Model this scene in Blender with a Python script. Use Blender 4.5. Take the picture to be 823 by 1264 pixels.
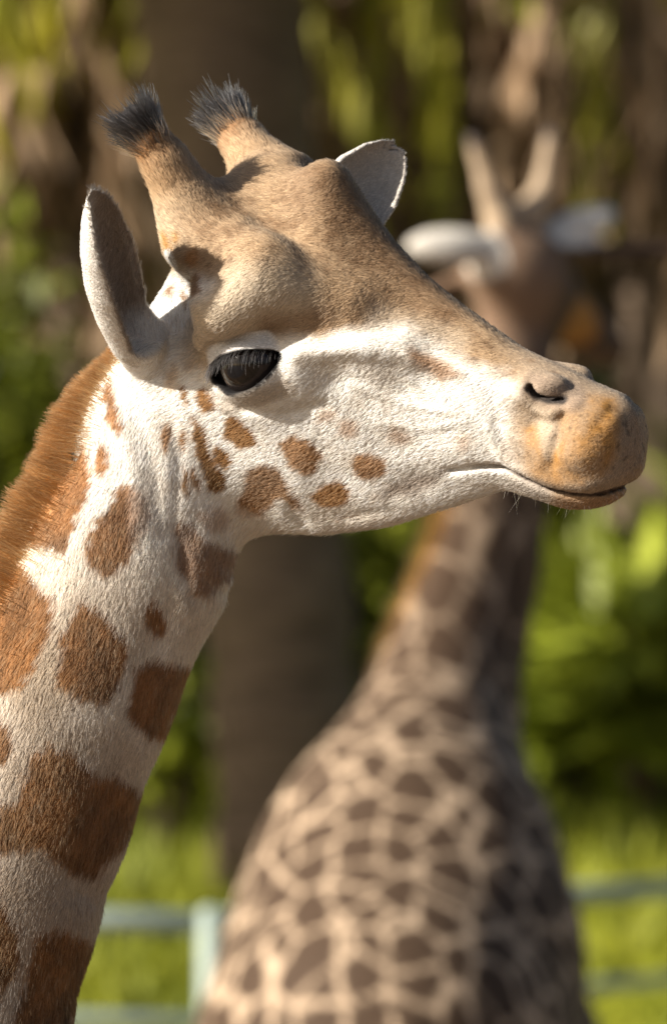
import bpy, math, random
import numpy as np
from math import radians, sin, cos, pi

# ---------------------------------------------------------------- camera, sky, sun, exposure
H = 3.6                      # height of the lens above the lawn
DIST = 8.0                   # distance from the lens to the near giraffe
sc = bpy.context.scene
for o in list(bpy.data.objects):
    bpy.data.objects.remove(o)
COL = sc.collection
cam = bpy.data.cameras.new('camera')
cam_o = bpy.data.objects.new('camera', cam); COL.objects.link(cam_o)
cam_o.location = (0, -DIST, H); cam_o.rotation_euler = (pi / 2, 0, 0)
cam.sensor_fit = 'VERTICAL'; cam.sensor_height = 36; cam.sensor_width = 36
cam.lens = 36 * DIST / 1.264
cam.clip_end = 2000
cam.dof.use_dof = True; cam.dof.focus_distance = DIST - .06
cam.dof.aperture_fstop = cam.lens / 56.0
sc.camera = cam_o

SUN_AZ, SUN_EL = 64.0, 27.0          # degrees left of the camera's back, and above the horizon
sunv = np.array([-sin(radians(SUN_AZ)) * cos(radians(SUN_EL)), -cos(radians(SUN_AZ)) * cos(radians(SUN_EL)), sin(radians(SUN_EL))])
world = bpy.data.worlds.new('World'); sc.world = world; world.use_nodes = True
wn = world.node_tree
sky = wn.nodes.new('ShaderNodeTexSky'); sky.sky_type = 'NISHITA'; sky.sun_disc = False
sky.air_density = .8; sky.dust_density = 2.0; sky.ozone_density = .6
sky.sun_elevation = radians(SUN_EL); sky.sun_rotation = math.atan2(sunv[0], sunv[1])
bg = wn.nodes['Background']; bg.inputs['Strength'].default_value = .05
wn.links.new(sky.outputs[0], bg.inputs['Color'])
sl = bpy.data.lights.new('sun', 'SUN'); sl.energy = 5.0; sl.angle = radians(.55); sl.color = (1.0, .93, .83)
sun_o = bpy.data.objects.new('sun', sl); COL.objects.link(sun_o)
from mathutils import Vector, Matrix
sun_o.rotation_euler = Vector(sunv).to_track_quat('Z', 'Y').to_euler()
sun_o.location = (-6, -10, 14)
sc.view_settings.view_transform = 'Standard'; sc.view_settings.look = 'None'
sc.view_settings.exposure = 1.15; sc.view_settings.gamma = 1.0
sc.cycles.use_denoising = True
sc.cycles.max_bounces = 6; sc.cycles.diffuse_bounces = 3; sc.cycles.glossy_bounces = 2
sc.cycles.transmission_bounces = 3; sc.cycles.transparent_max_bounces = 8
rng = np.random.default_rng(11)

# ---------------------------------------------------------------- signed-distance helpers
F32 = np.float32
def V(*a): return np.array(a, dtype=np.float64)
def nrm(v): v = np.asarray(v, float); return v / np.linalg.norm(v)
def smin(a, b, k):
    h = np.maximum(k - np.abs(a - b), 0) / k
    return np.minimum(a, b) - h * h * k * .25
def smax(a, b, k): return -smin(-a, -b, k)
def sstep(e0, e1, x):
    t = np.clip((x - e0) / (e1 - e0), 0, 1); return t * t * (3 - 2 * t)
def capsule(P, a, b, r0, r1):
    a = np.asarray(a, F32); ab = np.asarray(b, F32) - a
    pa = P - a
    h = np.clip(pa @ ab / float(ab @ ab), 0, 1)
    return np.linalg.norm(pa - h[:, None] * ab, axis=1) - (r0 + (r1 - r0) * h)
def ellipsoid(P, c, r, M=None):
    p = P - np.asarray(c, F32)
    if M is not None: p = p @ np.asarray(M, F32).T      # rows of M: local axes
    r = np.asarray(r, F32)
    k0 = np.linalg.norm(p / r, axis=1); k1 = np.linalg.norm(p / (r * r), axis=1) + 1e-9
    return k0 * (k0 - 1) / k1
def frame(e, n):
    e = nrm(e); n = np.asarray(n, float); n = nrm(n - e * (n @ e)); b = np.cross(e, n)
    return np.array([e, n, b])
def poly_dist(X, Z, pts):
    """distance to a polyline in a plane"""
    d = np.full(X.shape, 9e9, F32)
    for (x0, z0), (x1, z1) in zip(pts[:-1], pts[1:]):
        dx, dz = x1 - x0, z1 - z0
        h = np.clip(((X - x0) * dx + (Z - z0) * dz) / (dx * dx + dz * dz), 0, 1)
        d = np.minimum(d, np.hypot(X - x0 - h * dx, Z - z0 - h * dz))
    return d
def poly_sd(X, Z, pts):
    """signed distance to a closed polygon (negative inside)"""
    d = poly_dist(X, Z, list(pts) + [pts[0]])
    ins = np.zeros(X.shape, bool)
    n = len(pts)
    for i in range(n):
        x0, z0 = pts[i]; x1, z1 = pts[(i + 1) % n]
        c = (z0 > Z) != (z1 > Z)
        with np.errstate(divide='ignore', invalid='ignore'):
            ins ^= c & (X < (x1 - x0) * (Z - z0) / (z1 - z0 + 1e-12) + x0)
    return np.where(ins, -d, d)

def surface_nets(D, org, h):
    ins = D < 0
    n = np.zeros(tuple(s - 1 for s in D.shape), np.uint8)
    for i in (0, 1):
        for j in (0, 1):
            for k in (0, 1):
                n += ins[i:i + n.shape[0], j:j + n.shape[1], k:k + n.shape[2]]
    act = (n > 0) & (n < 8)
    ci = np.argwhere(act).astype(np.int32)
    ids = np.full(n.shape, -1, np.int32); ids[act] = np.arange(len(ci))
    corner = {}
    for i in (0, 1):
        for j in (0, 1):
            for k in (0, 1):
                corner[(i, j, k)] = D[ci[:, 0] + i, ci[:, 1] + j, ci[:, 2] + k]
    acc = np.zeros((len(ci), 3)); cnt = np.zeros(len(ci))
    for ax in range(3):
        for u in (0, 1):
            for v in (0, 1):
                a = [0, 0, 0]; o1, o2 = [q for q in range(3) if q != ax]
                a[o1], a[o2] = u, v; b = list(a); b[ax] = 1
                da, db = corner[tuple(a)], corner[tuple(b)]
                m = (da < 0) != (db < 0)
                t = np.where(m, da / (da - db + 1e-12), 0)
                p = np.tile(np.array(a, float), (len(ci), 1)); p[:, ax] = t
                acc[m] += p[m]; cnt[m] += 1
    verts = (ci + acc / cnt[:, None]) * h + np.asarray(org)
    quads = []
    for ax in range(3):
        o1, o2 = [(1, 2), (2, 0), (0, 1)][ax]
        s0 = [slice(None)] * 3; s1 = [slice(None)] * 3
        s0[ax] = slice(0, -1); s1[ax] = slice(1, None)
        A = ins[tuple(s0)]; B = ins[tuple(s1)]
        e = np.argwhere(A != B)
        ok = (e[:, o1] > 0) & (e[:, o2] > 0) & (e[:, o1] < D.shape[o1] - 1) & (e[:, o2] < D.shape[o2] - 1)
        e = e[ok]
        fl = A[e[:, 0], e[:, 1], e[:, 2]]
        q = []
        for du, dv in ((-1, -1), (0, -1), (0, 0), (-1, 0)):
            c = e.copy(); c[:, o1] += du; c[:, o2] += dv
            q.append(ids[c[:, 0], c[:, 1], c[:, 2]])
        q = np.stack(q, 1); q[~fl] = q[~fl][:, ::-1]
        quads.append(q)
    quads = np.concatenate(quads)
    quads = quads[(quads >= 0).all(1)]
    return verts, quads

def mesh_sdf(fn, lo, hi, h, coarse=4):
    lo = np.asarray(lo, float); hi = np.asarray(hi, float)
    nc = np.ceil((hi - lo) / (h * coarse)).astype(int)
    hc = h * coarse
    ax = [lo[i] + hc * (np.arange(nc[i]) + .5) - h * .5 for i in range(3)]
    G = np.stack(np.meshgrid(*ax, indexing='ij'), -1).reshape(-1, 3).astype(F32)
    dc = fn(G).astype(F32).reshape(nc)
    D = np.repeat(np.repeat(np.repeat(dc, coarse, 0), coarse, 1), coarse, 2)
    near = np.abs(dc) < hc * 2.2
    bi = np.argwhere(near)
    off = np.stack(np.meshgrid(*[np.arange(coarse)] * 3, indexing='ij'), -1).reshape(-1, 3)
    for s in range(0, len(bi), 12000):
        I = (bi[s:s + 12000, None, :] * coarse + off[None]).reshape(-1, 3)
        D[I[:, 0], I[:, 1], I[:, 2]] = fn((lo + I * h).astype(F32))
    return surface_nets(D, lo, h)

def smooth_verts(v, q, n=2, f=.5):
    e = np.concatenate([q[:, [0, 1]], q[:, [1, 2]], q[:, [2, 3]], q[:, [3, 0]]])
    for _ in range(n):
        s = np.zeros_like(v); c = np.zeros(len(v))
        for k in range(3):
            s[:, k] = np.bincount(e[:, 0], v[e[:, 1], k], len(v)) + np.bincount(e[:, 1], v[e[:, 0], k], len(v))
        c = np.bincount(e[:, 0], minlength=len(v)) + np.bincount(e[:, 1], minlength=len(v))
        v = v * (1 - f) + f * s / np.maximum(c, 1)[:, None]
    return v
def vert_normals(v, q):
    n = np.cross(v[q[:, 2]] - v[q[:, 0]], v[q[:, 3]] - v[q[:, 1]])
    out = np.zeros_like(v)
    for i in range(4):
        for k in range(3):
            out[:, k] += np.bincount(q[:, i], n[:, k], len(v))
    return out / (np.linalg.norm(out, axis=1)[:, None] + 1e-12)

# value noise for numpy colouring
def vnoise(P, scale, seed=0):
    p = np.asarray(P, float) * scale
    i = np.floor(p).astype(np.int64); f = p - i; f = f * f * (3 - 2 * f)
    def hsh(a, b, c):
        x = (a * 73856093) ^ (b * 19349663) ^ (c * 83492791) ^ (seed * 2654435761)
        x = (x ^ (x >> 13)) * 1274126177 & 0x7fffffff
        x = (x ^ (x >> 16)) & 0xffff
        return x / 65535.0
    r = 0
    for a in (0, 1):
        for b in (0, 1):
            for c in (0, 1):
                w = (f[:, 0] if a else 1 - f[:, 0]) * (f[:, 1] if b else 1 - f[:, 1]) * (f[:, 2] if c else 1 - f[:, 2])
                r = r + w * hsh(i[:, 0] + a, i[:, 1] + b, i[:, 2] + c)
    return r * 2 - 1
def fnoise(P, scale, seed=0, o=3):
    return sum(vnoise(P, scale * 2 ** k, seed + k) * .5 ** k for k in range(o))

# ---------------------------------------------------------------- object helpers
def link(o, parent=None, base=None):
    COL.objects.link(o)
    if parent is not None:
        o.parent = parent
        o.location = Vector(o.location) - Vector(parent.location if base is None else base)
    return o
def raw_mesh(name, v, faces, mat=None, parent=None, smooth=True, cols=None, base=None):
    me = bpy.data.meshes.new(name)
    if isinstance(faces, np.ndarray):
        k = faces.shape[1]
        me.vertices.add(len(v)); me.vertices.foreach_set('co', np.asarray(v, np.float32).ravel())
        me.loops.add(faces.size); me.loops.foreach_set('vertex_index', faces.astype(np.int32).ravel())
        me.polygons.add(len(faces)); me.polygons.foreach_set('loop_start', np.arange(0, faces.size, k, dtype=np.int32))
        me.update(calc_edges=True); me.validate()
    else:
        me.from_pydata([tuple(map(float, x)) for x in v], [], faces); me.update()
    if smooth: me.polygons.foreach_set('use_smooth', np.ones(len(me.polygons), bool))
    if cols is not None:
        a = me.attributes.new('coat', 'FLOAT_COLOR', 'POINT')
        a.data.foreach_set('color', np.concatenate([cols, np.ones((len(cols), 1))], 1).astype(np.float32).ravel())
    if mat is not None: me.materials.append(mat)
    o = bpy.data.objects.new(name, me)
    return link(o, parent, base)
def tag(o, label=None, cat=None, group=None, kind=None):
    if label: o['label'] = label
    if cat: o['category'] = cat
    if group: o['group'] = group
    if kind: o['kind'] = kind
    return o
def empty(name, loc):
    o = bpy.data.objects.new(name, None); o.location = loc; o.empty_display_size = .2
    COL.objects.link(o); return o

# ---------------------------------------------------------------- near giraffe: shape
# the head has its own frame: forward (towards the muzzle), left, up. It is turned a little
# towards the lens and tipped a little onto its near side.
YAW, ROLL = radians(29), radians(11)
hf = V(cos(YAW), -sin(YAW), 0)
hl = V(sin(YAW) * cos(ROLL), cos(YAW) * cos(ROLL), sin(ROLL))
hu = np.cross(hf, hl)
HM = np.array([hf, hl, hu])
HO = V(-.0115, .0, .202)
CAMP = V(0, -DIST, 0)
def ray(x, y): return V((x - 411.5) / 1000, DIST, (632 - y) / 1000)
def at_L(x, y, L):
    """world point (relative to lens height) seen at photo position x, y in the head plane at lateral distance L"""
    d = ray(x, y); t = (L - (CAMP - HO) @ hl) / (d @ hl)
    return CAMP + d * t
def hp(x, y, L): return HM @ (at_L(x, y, L) - HO)
def at_Y(x, y, Y): return CAMP + ray(x, y) * ((Y + DIST) / DIST)

top_px = [(120, 485), (150, 440), (195, 375), (240, 300), (300, 245), (350, 228), (385, 209), (405, 203), (425, 217), (450, 256), (480, 298), (520, 340), (560, 373), (600, 402), (640, 430), (670, 444), (700, 458), (740, 479), (765, 489), (780, 499), (790, 513), (794, 530)]
bot_px = [(140, 560), (200, 610), (250, 640), (320, 655), (400, 659), (480, 649), (560, 624), (625, 602), (655, 616), (700, 634), (735, 633), (763, 620), (784, 592), (794, 560)]
TP = np.array([hp(x, y, 0) for x, y in top_px])[:, [0, 2]]
BP = np.array([hp(x, y, 0) for x, y in bot_px])[:, [0, 2]]
def resample(A, n=260, s=3):
    f = np.linspace(A[0, 0], A[-1, 0], n); u = np.interp(f, A[:, 0], A[:, 1])
    k = np.exp(-.5 * (np.arange(-3 * s, 3 * s + 1) / s) ** 2); k /= k.sum()
    up = np.concatenate([2 * u[0] - u[3 * s:0:-1], u, 2 * u[-1] - u[-2:-3 * s - 2:-1]])
    return np.stack([f, np.convolve(up, k, 'valid')], 1)
TP = resample(TP); BP = resample(BP)
FEND = max(TP[-1, 0], BP[-1, 0]) - .006
W_F = np.array([-.34, -.26, -.2, -.12, -.05, .03, .10, .18, .26, .32, .38, .42, .45])
W_T = np.array([-1, -.5, 0, .5, 1.])
W_TAB = np.array([
    [.060, .075, .080, .070, .040],
    [.060, .078, .085, .078, .050],
    [.058, .078, .088, .084, .060],
    [.055, .076, .092, .086, .070],
    [.052, .072, .092, .086, .068],
    [.046, .064, .084, .080, .060],
    [.040, .055, .072, .070, .052],
    [.036, .047, .060, .058, .046],
    [.034, .044, .054, .052, .044],
    [.040, .052, .060, .056, .046],
    [.044, .058, .066, .060, .046],
    [.044, .058, .064, .058, .044],
    [.040, .052, .056, .052, .040]])
def bilerp(Fv, t):
    fi = np.clip(np.interp(Fv, W_F, np.arange(len(W_F))), 0, len(W_F) - 1.001)
    ti = np.clip((t + 1) * 2, 0, 3.999)
    i = fi.astype(int); j = ti.astype(int); a = fi - i; b = ti - j
    a = a * a * (3 - 2 * a) * .5 + a * .5; b = b * b * (3 - 2 * b) * .5 + b * .5
    T = W_TAB
    return (T[i, j] * (1 - b) + T[i, j + 1] * b) * (1 - a) + (T[i + 1, j] * (1 - b) + T[i + 1, j + 1] * b) * a
# side landmarks given by their place in the profile at a lateral distance
def sd(x, y, L=-.08): q = hp(x, y, L); return q[0], q[2]
MOUTH = [sd(548, 583, -.05), sd(585, 578, -.05), sd(612, 580, -.055), sd(640, 594, -.055), sd(670, 606, -.055), sd(700, 611, -.05), sd(740, 608, -.02), sd(778, 598, 0)]
MOUTH_EXT = MOUTH + [(MOUTH[-1][0] + .05, MOUTH[-1][1] + .02)]
BUMPS = [  # x, y, L, radius along, radius up, amount
    (222, 368, -.09, .035, .05, -.022), (272, 322, -.08, .05, .026, -.013), (408, 462, -.09, .03, .024, -.012), (365, 545, -.085, .10, .05, .008),
    (290, 600, -.08, .06, .05, .008),
    (505, 598, -.06, .03, .018, -.011), (560, 560, -.06, .05, .02, .006), (450, 425, -.08, .05, .014, .007),
    (430, 640, -.055, .04, .009, -.005), (400, 620, -.07, .06, .02, .004), (520, 480, -.065, .05, .03, -.004),
    (675, 476, -.055, .034, .018, .014), (735, 520, -.05, .05, .045, .010), (700, 570, -.06, .05, .03, .008),
    (655, 520, -.06, .02, .02, -.006), (690, 540, -.06, .008, .03, -.004), (625, 520, -.06, .03, .035, -.003),
    (740, 480, -.035, .012, .01, -.008), (590, 470, -.06, .03, .02, .003),
    (480, 560, -.07, .03, .03, -.004), (355, 655, -.06, .012, .02, -.006),
]
RIDGES = [  # creases and folds of the skin: path, lateral distance, width, amount
    ([(642, 470), (640, 490), (652, 508), (676, 512), (704, 502)], -.06, .007, .0045), ([(652, 525), (676, 526), (690, 516)], -.06, .007, -.004),
    ([(692, 512), (688, 540), (684, 572)], -.06, .006, -.0045), ([(668, 530), (670, 552), (666, 575)], -.06, .008, .003), ([(700, 480), (722, 486), (742, 478)], -.04, .007, -.004),
    ([(745, 488), (752, 505), (744, 520)], -.04, .007, -.004), ([(610, 520), (622, 545), (640, 575)], -.058, .005, -.003), ([(600, 530), (612, 560), (630, 590)], -.058, .006, .003),
    ([(385, 432), (440, 428), (500, 438), (560, 462)], -.07, .010, .004), ([(300, 505), (350, 512), (395, 500)], -.09, .007, -.003), ([(250, 470), (270, 492), (310, 504)], -.09, .006, -.0025),
    ([(330, 640), (360, 600), (372, 560)], -.075, .016, .004), ([(395, 560), (420, 590), (470, 610)], -.07, .014, -.004), ([(350, 628), (362, 652)], -.06, .008, -.005), ([(410, 645), (445, 638), (470, 634)], -.055, .005, -.004),
    ([(440, 470), (500, 500), (560, 510)], -.065, .004, .0018), ([(470, 520), (520, 530), (575, 520)], -.06, .004, .0016), ([(505, 470), (520, 500), (545, 530)], -.065, .004, .0015)]
RIDGES = [([sd(x, y, L) for x, y in p], w, c) for p, L, w, c in RIDGES]
BUMPS = [(*sd(x, y, L), a, b, c) for x, y, L, a, b, c in BUMPS]
NOSTRIL = [sd(651, 480, -.06), sd(659, 490, -.06), sd(672, 495, -.06), sd(688, 496, -.06)]
EYE_C = hp(313, 449, -.086)                 # eyeball centre, head frame
EYE_R = .042
E1 = nrm([cos(radians(16)), -.06, sin(radians(16))])   # along the lids (towards the nose)
EN = nrm([.08, -1, -.02]); EN = nrm(EN - E1 * (EN @ E1)); E2 = np.cross(EN, E1)
if E2[2] < 0: E2 = -E2
EYE_M = np.array([E1, E2, EN])

# neck: centre line (photo place), half depth front to back, half width
NECK_Y = .10
NECK = [((262, 470), .085, .075), ((215, 560), .108, .080), ((160, 690), .124, .086), ((83, 850), .129, .092), ((26, 1000), .133, .098), ((-20, 1120), .138, .104), ((-62, 1264), .145, .11), ((-140, 1480), .165, .125), ((-260, 1750), .20, .15), ((-400, 2000), .27, .19)]
NECKW = [(at_Y(x, y, NECK_Y), a, b) for (x, y), a, b in NECK]

# ears: base, tip, direction the cup opens
def ear_stations(L):
    s = np.array([-.05, 0, .12, .3, .5, .7, .84, .93, .98, 1.0])
    w = np.array([.020, .027, .037, .046, .050, .045, .033, .019, .009, .0])
    d = np.array([.020, .026, .034, .040, .040, .032, .022, .012, .006, .0])
    return s * L, w * 1.08, d * 1.03
EARS = []
eb = at_L(178, 438, -.088); et = at_L(114, 234, -.272)
EARS.append((eb, et, frame(et - eb, [.93, -.33, .05])))
eb2 = at_L(352, 345, .10); et2 = at_L(499, 172, .215)
EARS.append((eb2, et2, frame(et2 - eb2, [.45, -.80, .1])))
def ear_sdf(P, b, t, M, cup=True):
    L = float(np.linalg.norm(t - b))
    q = (P - b.astype(F32)) @ M.T.astype(F32)
    s, w, d = ear_stations(L)
    ww = np.interp(q[:, 0], s, w) + 1e-4; dd = np.interp(q[:, 0], s, d) + 1e-4
    def k(qn, qb, a, c):
        r = np.hypot(qn, qb); kk = np.hypot(qb / a, qn / c) + 1e-6
        return (kk - 1) * r / kk
    outer = k(q[:, 1], q[:, 2], ww, dd)
    outer = np.maximum(outer, q[:, 0] - L)
    if not cup: return outer
    sh = dd * .42 + .001
    inn = k(q[:, 1] - sh, q[:, 2], ww * .94, dd * 1.20)
    inn = smax(inn, .035 - q[:, 0] - q[:, 1] * .3, .02)
    return smax(outer, -inn, .006)

OSS = [(at_L(252, 285, -.062), at_L(207, 205, -.088), at_L(174, 155, -.102)),
       (at_L(338, 232, .062), at_L(305, 182, .088), at_L(280, 148, .100))]

def head_sdf(P):
    q = ((P - HO.astype(F32)) @ HM.T.astype(F32)).astype(F32)
    Fv, L, U = q[:, 0], q[:, 1], q[:, 2]
    A = np.abs(L)
    ut = np.interp(Fv, TP[:, 0], TP[:, 1]); ub = np.interp(Fv, BP[:, 0], BP[:, 1])
    mid = (ut + ub) * .5; hh = np.maximum((ut - ub) * .5, .004)
    # round the blunt end of the muzzle
    t = (U - mid) / hh
    Wd = bilerp(Fv, np.clip(t, -1, 1))
    endr = np.sqrt(np.clip(1 - np.clip((Fv - (FEND - .07)) / .07, 0, 1) ** 2.4, 0.002, 1))
    Wd = Wd * endr
    n = 2.35
    kk = ((A / Wd) ** n + np.abs(t) ** n) ** (1 / n) + 1e-6
    r = np.hypot(A, U - mid)
    d = (kk - 1) * np.minimum(r / kk, .2)
    d = np.maximum(d, Fv - FEND)
    d = smax(d, TP[0, 0] - Fv, .04)
    # brow and orbit
    br0 = hp(274, 378, -.119); br1 = hp(325, 343, -.100); br3 = hp(253, 414, -.104); br2 = hp(430, 374, -.064)
    qa = np.stack([Fv, -A, U], 1)
    d = smin(d, capsule(qa, br0, br1, .038, .037), .026)
    d = smin(d, capsule(qa, br0, br3, .034, .020), .02)
    d = smin(d, capsule(qa, br1, br2, .036, .014), .07)
    d = smin(d, ellipsoid(qa, EYE_C + V(-.004, .016, -.004), V(.060, .040, .054)), .03)
    # cheek bone running forward from the orbit
    d = smin(d, capsule(qa, hp(380, 450, -.078), hp(500, 430, -.05), .022, .012), .05)
    d = smin(d, ellipsoid(qa, hp(652, 486, -.036), V(.026, .016, .015)), .024)
    # third, median horn boss
    d = smin(d, ellipsoid(qa, hp(405, 231, 0), V(.020, .022, .026)), .03)
    for (f0, u0, a, b, c) in BUMPS:
        g = np.exp(-((Fv - f0) / a) ** 2 - ((U - u0) / b) ** 2)
        d = d - c * g * sstep(.012, .04, A)
    for p, w, c in RIDGES:
        m = (Fv > min(a for a, b in p) - 3 * w) & (Fv < max(a for a, b in p) + 3 * w)
        if m.any(): d[m] -= c * np.exp(-(poly_dist(Fv[m], U[m], p) / w) ** 2) * sstep(.01, .03, A[m])
    # eyeball bed and lids (near and far side alike)
    e = (qa - EYE_C.astype(F32)) @ EYE_M.T.astype(F32)
    loc = np.linalg.norm(e, axis=1) < .09
    if loc.any():
        el = e[loc]
        dd = d[loc]
        lid = np.linalg.norm(el, axis=1) - (EYE_R + .0095)
        dd = smin(dd, lid, .006)
        # crease between brow and lid
        cr = np.hypot(el[:, 1] - (.042 - 8 * el[:, 0] ** 2), (el[:, 2] - .034)) - .0045
        dd = smax(dd, -cr, .012)
        x = (el[:, 0] + .001) / .055
        up = .022 * (1 - np.abs(x) ** 2.4); lo = -.026 * (1 - np.abs(x) ** 2.2)
        op = np.maximum(np.maximum(el[:, 1] - up, lo - el[:, 1]), -el[:, 2])
        dd = smax(dd, -op, .004)
        d[loc] = dd
    # nostrils and mouth
    nd = poly_dist(Fv, U, NOSTRIL)
    m = nd < .03
    if m.any():
        nr = np.interp(Fv[m], [NOSTRIL[0][0], NOSTRIL[1][0], NOSTRIL[-1][0]], [.0045, .0042, .0012])
        cut = np.maximum(nd[m] - nr, .012 - A[m])
        cut = np.maximum(cut, -(d[m] + .02))
        d[m] = smax(d[m], -cut, .004)
    md = poly_dist(Fv, U, MOUTH_EXT)
    ml = np.interp(Fv, [p[0] for p in MOUTH_EXT], [p[1] for p in MOUTH_EXT])
    front = sstep(MOUTH[1][0], MOUTH[4][0], Fv)
    below = sstep(.0, .006, ml - U)
    d = d + .006 * front * below
    d = d - .006 * np.exp(-((U - ml - .013) / .012) ** 2) * front
    d = d - .004 * np.exp(-((U - ml + .012) / .010) ** 2) * front
    m = md < .02
    if m.any():
        cut = np.maximum(md[m] - .0030, -(d[m] + .014))
        d[m] = smax(d[m], -cut, .008)
    return d

NECK_FOLDS = [([(205, 480), (222, 560), (214, 650), (236, 735)], .008, -.004), ([(160, 480), (190, 570), (200, 660)], .010, -.0035), ([(135, 490), (165, 575), (170, 640)], .009, .003), ([(262, 640), (240, 720), (200, 830), (150, 980)], .016, .004), ([(225, 660), (205, 760), (160, 900), (100, 1100)], .02, -.005), ([(268, 690), (284, 702)], .009, -.0015), ([(260, 715), (276, 730)], .009, -.0015), ([(90, 560), (60, 700), (0, 850)], .02, -.003)]
NECK_FOLDS = [([((x - 411.5) / 1000, (632 - y) / 1000) for x, y in p], w, c) for p, w, c in NECK_FOLDS]
def neck_sdf(P, lo=0):
    d = None
    for (a, ra, wa), (b, rb, wb) in zip(NECKW[:-1], NECKW[1:]):
        k = (wa / ra + wb / rb) * .5
        Q = P * np.array([1, 1 / k, 1], F32)
        c = capsule(Q, a * V(1, 1 / k, 1), b * V(1, 1 / k, 1), ra, rb) * min(1, k * 1.15)
        d = c if d is None else smin(d, c, .02)
    near_ = (np.abs(d) < .04) & (P[:, 2] > -.7)
    if near_.any():
        X, Z = P[near_, 0], P[near_, 2]
        for p, w, c in NECK_FOLDS: d[near_] -= c * np.exp(-(poly_dist(X, Z, p) / w) ** 2)
    return d

def near_sdf(P):
    P = P.astype(F32)
    d = np.full(len(P), .3, F32)
    nk = neck_sdf(P)
    d = nk
    hc = (P - HO.astype(F32))
    m = (np.linalg.norm(hc - np.array([.03, -.02, -.02], F32), axis=1) < .62)
    if m.any():
        Pm = P[m]
        dh = head_sdf(Pm)
        for (a, b, c), side in zip(OSS, (0, 1)):
            dh = smin(dh, capsule(Pm, a, b, .058, .0265), .075)
            dh = smin(dh, capsule(Pm, b, c, .0255, .024), .018)
        for b, t, M in EARS:
            mm = np.linalg.norm(Pm - ((b + t) / 2).astype(F32), axis=1) < .24
            if mm.any(): dh[mm] = smin(dh[mm], ear_sdf(Pm[mm], b, t, M), .022)
        d[m] = smin(d[m], dh, .045)
    return d
# ---------------------------------------------------------------- setting: materials
def new_mat(name):
    m = bpy.data.materials.new(name); m.use_nodes = True
    return m, m.node_tree, m.node_tree.nodes['Principled BSDF']
def noise_mat(name, c0, c1, scale, rough=.8, detail=5, bump=0, stretch=(1, 1, 1), spec=.2, transl=0, vary=0):
    m, nt, b = new_mat(name); L = nt.links.new
    tc = nt.nodes.new('ShaderNodeTexCoord'); mp = nt.nodes.new('ShaderNodeMapping'); mp.inputs['Scale'].default_value = stretch
    n = nt.nodes.new('ShaderNodeTexNoise'); n.inputs['Scale'].default_value = scale; n.inputs['Detail'].default_value = detail
    cr = nt.nodes.new('ShaderNodeValToRGB'); cr.color_ramp.elements[0].position = .32; cr.color_ramp.elements[1].position = .68
    cr.color_ramp.elements[0].color = (*c0, 1); cr.color_ramp.elements[1].color = (*c1, 1)
    L(tc.outputs['Object'], mp.inputs[0]); L(mp.outputs[0], n.inputs['Vector']); L(n.outputs['Fac'], cr.inputs[0])
    col = cr.outputs[0]
    if vary:
        g = nt.nodes.new('ShaderNodeNewGeometry'); hs = nt.nodes.new('ShaderNodeHueSaturation')
        r = nt.nodes.new('ShaderNodeMapRange'); r.inputs[3].default_value = 1 - vary; r.inputs[4].default_value = 1 + vary
        L(g.outputs['Random Per Island'], r.inputs[0]); L(r.outputs[0], hs.inputs['Value']); L(col, hs.inputs['Color']); col = hs.outputs[0]
    L(col, b.inputs['Base Color'])
    b.inputs['Roughness'].default_value = rough; b.inputs['Specular IOR Level'].default_value = spec
    if bump:
        bp = nt.nodes.new('ShaderNodeBump'); bp.inputs['Strength'].default_value = .8; bp.inputs['Distance'].default_value = bump
        L(n.outputs['Fac'], bp.inputs['Height']); L(bp.outputs[0], b.inputs['Normal'])
    if transl:
        t = nt.nodes.new('ShaderNodeBsdfTranslucent'); mx = nt.nodes.new('ShaderNodeMixShader'); mx.inputs[0].default_value = transl
        L(col, t.inputs['Color']); L(b.outputs[0], mx.inputs[1]); L(t.outputs[0], mx.inputs[2])
        L(mx.outputs[0], nt.nodes['Material Output'].inputs['Surface'])
    return m
M_LAWN = noise_mat('lawn', (.15, .165, .010), (.27, .27, .018), 1.1, .85, 6)
M_EARTH = noise_mat('dry_earth', (.15, .105, .07), (.23, .165, .11), 1.5, .9, 7, .02)
M_BLADE = noise_mat('grass_blade', (.14, .17, .012), (.28, .29, .025), 2, .6, 3, spec=.3, transl=.35, vary=.3)
M_BARK = noise_mat('palm_bark', (.075, .053, .036), (.16, .115, .08), 6, .9, 8, .03, (1, 1, 5))
M_DEAD = noise_mat('dead_frond', (.15, .095, .05), (.62, .44, .28), 1.6, .75, 4, spec=.25, transl=.2, vary=.5)
M_FROND = noise_mat('live_frond', (.20, .20, .014), (.38, .34, .03), 3, .5, 3, spec=.4, transl=.4, vary=.35)
M_LEAF_L = noise_mat('strap_leaf', (.17, .21, .016), (.42, .46, .05), 3, .5, 3, spec=.5, transl=.35, vary=.4)
M_LEAF_D = noise_mat('dark_leaf', (.03, .055, .010), (.07, .11, .018), 3, .5, 3, spec=.4, transl=.25, vary=.4)
M_LEAF_M = noise_mat('mid_leaf', (.10, .125, .010), (.22, .24, .02), 3, .5, 3, spec=.4, transl=.3, vary=.4)
M_STEM = noise_mat('woody_stem', (.06, .045, .03), (.14, .10, .07), 8, .9, 6, .01)
M_PAINT = noise_mat('fence_paint', (.25, .31, .26), (.31, .37, .32), 5, .5, 6, spec=.4)

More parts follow.
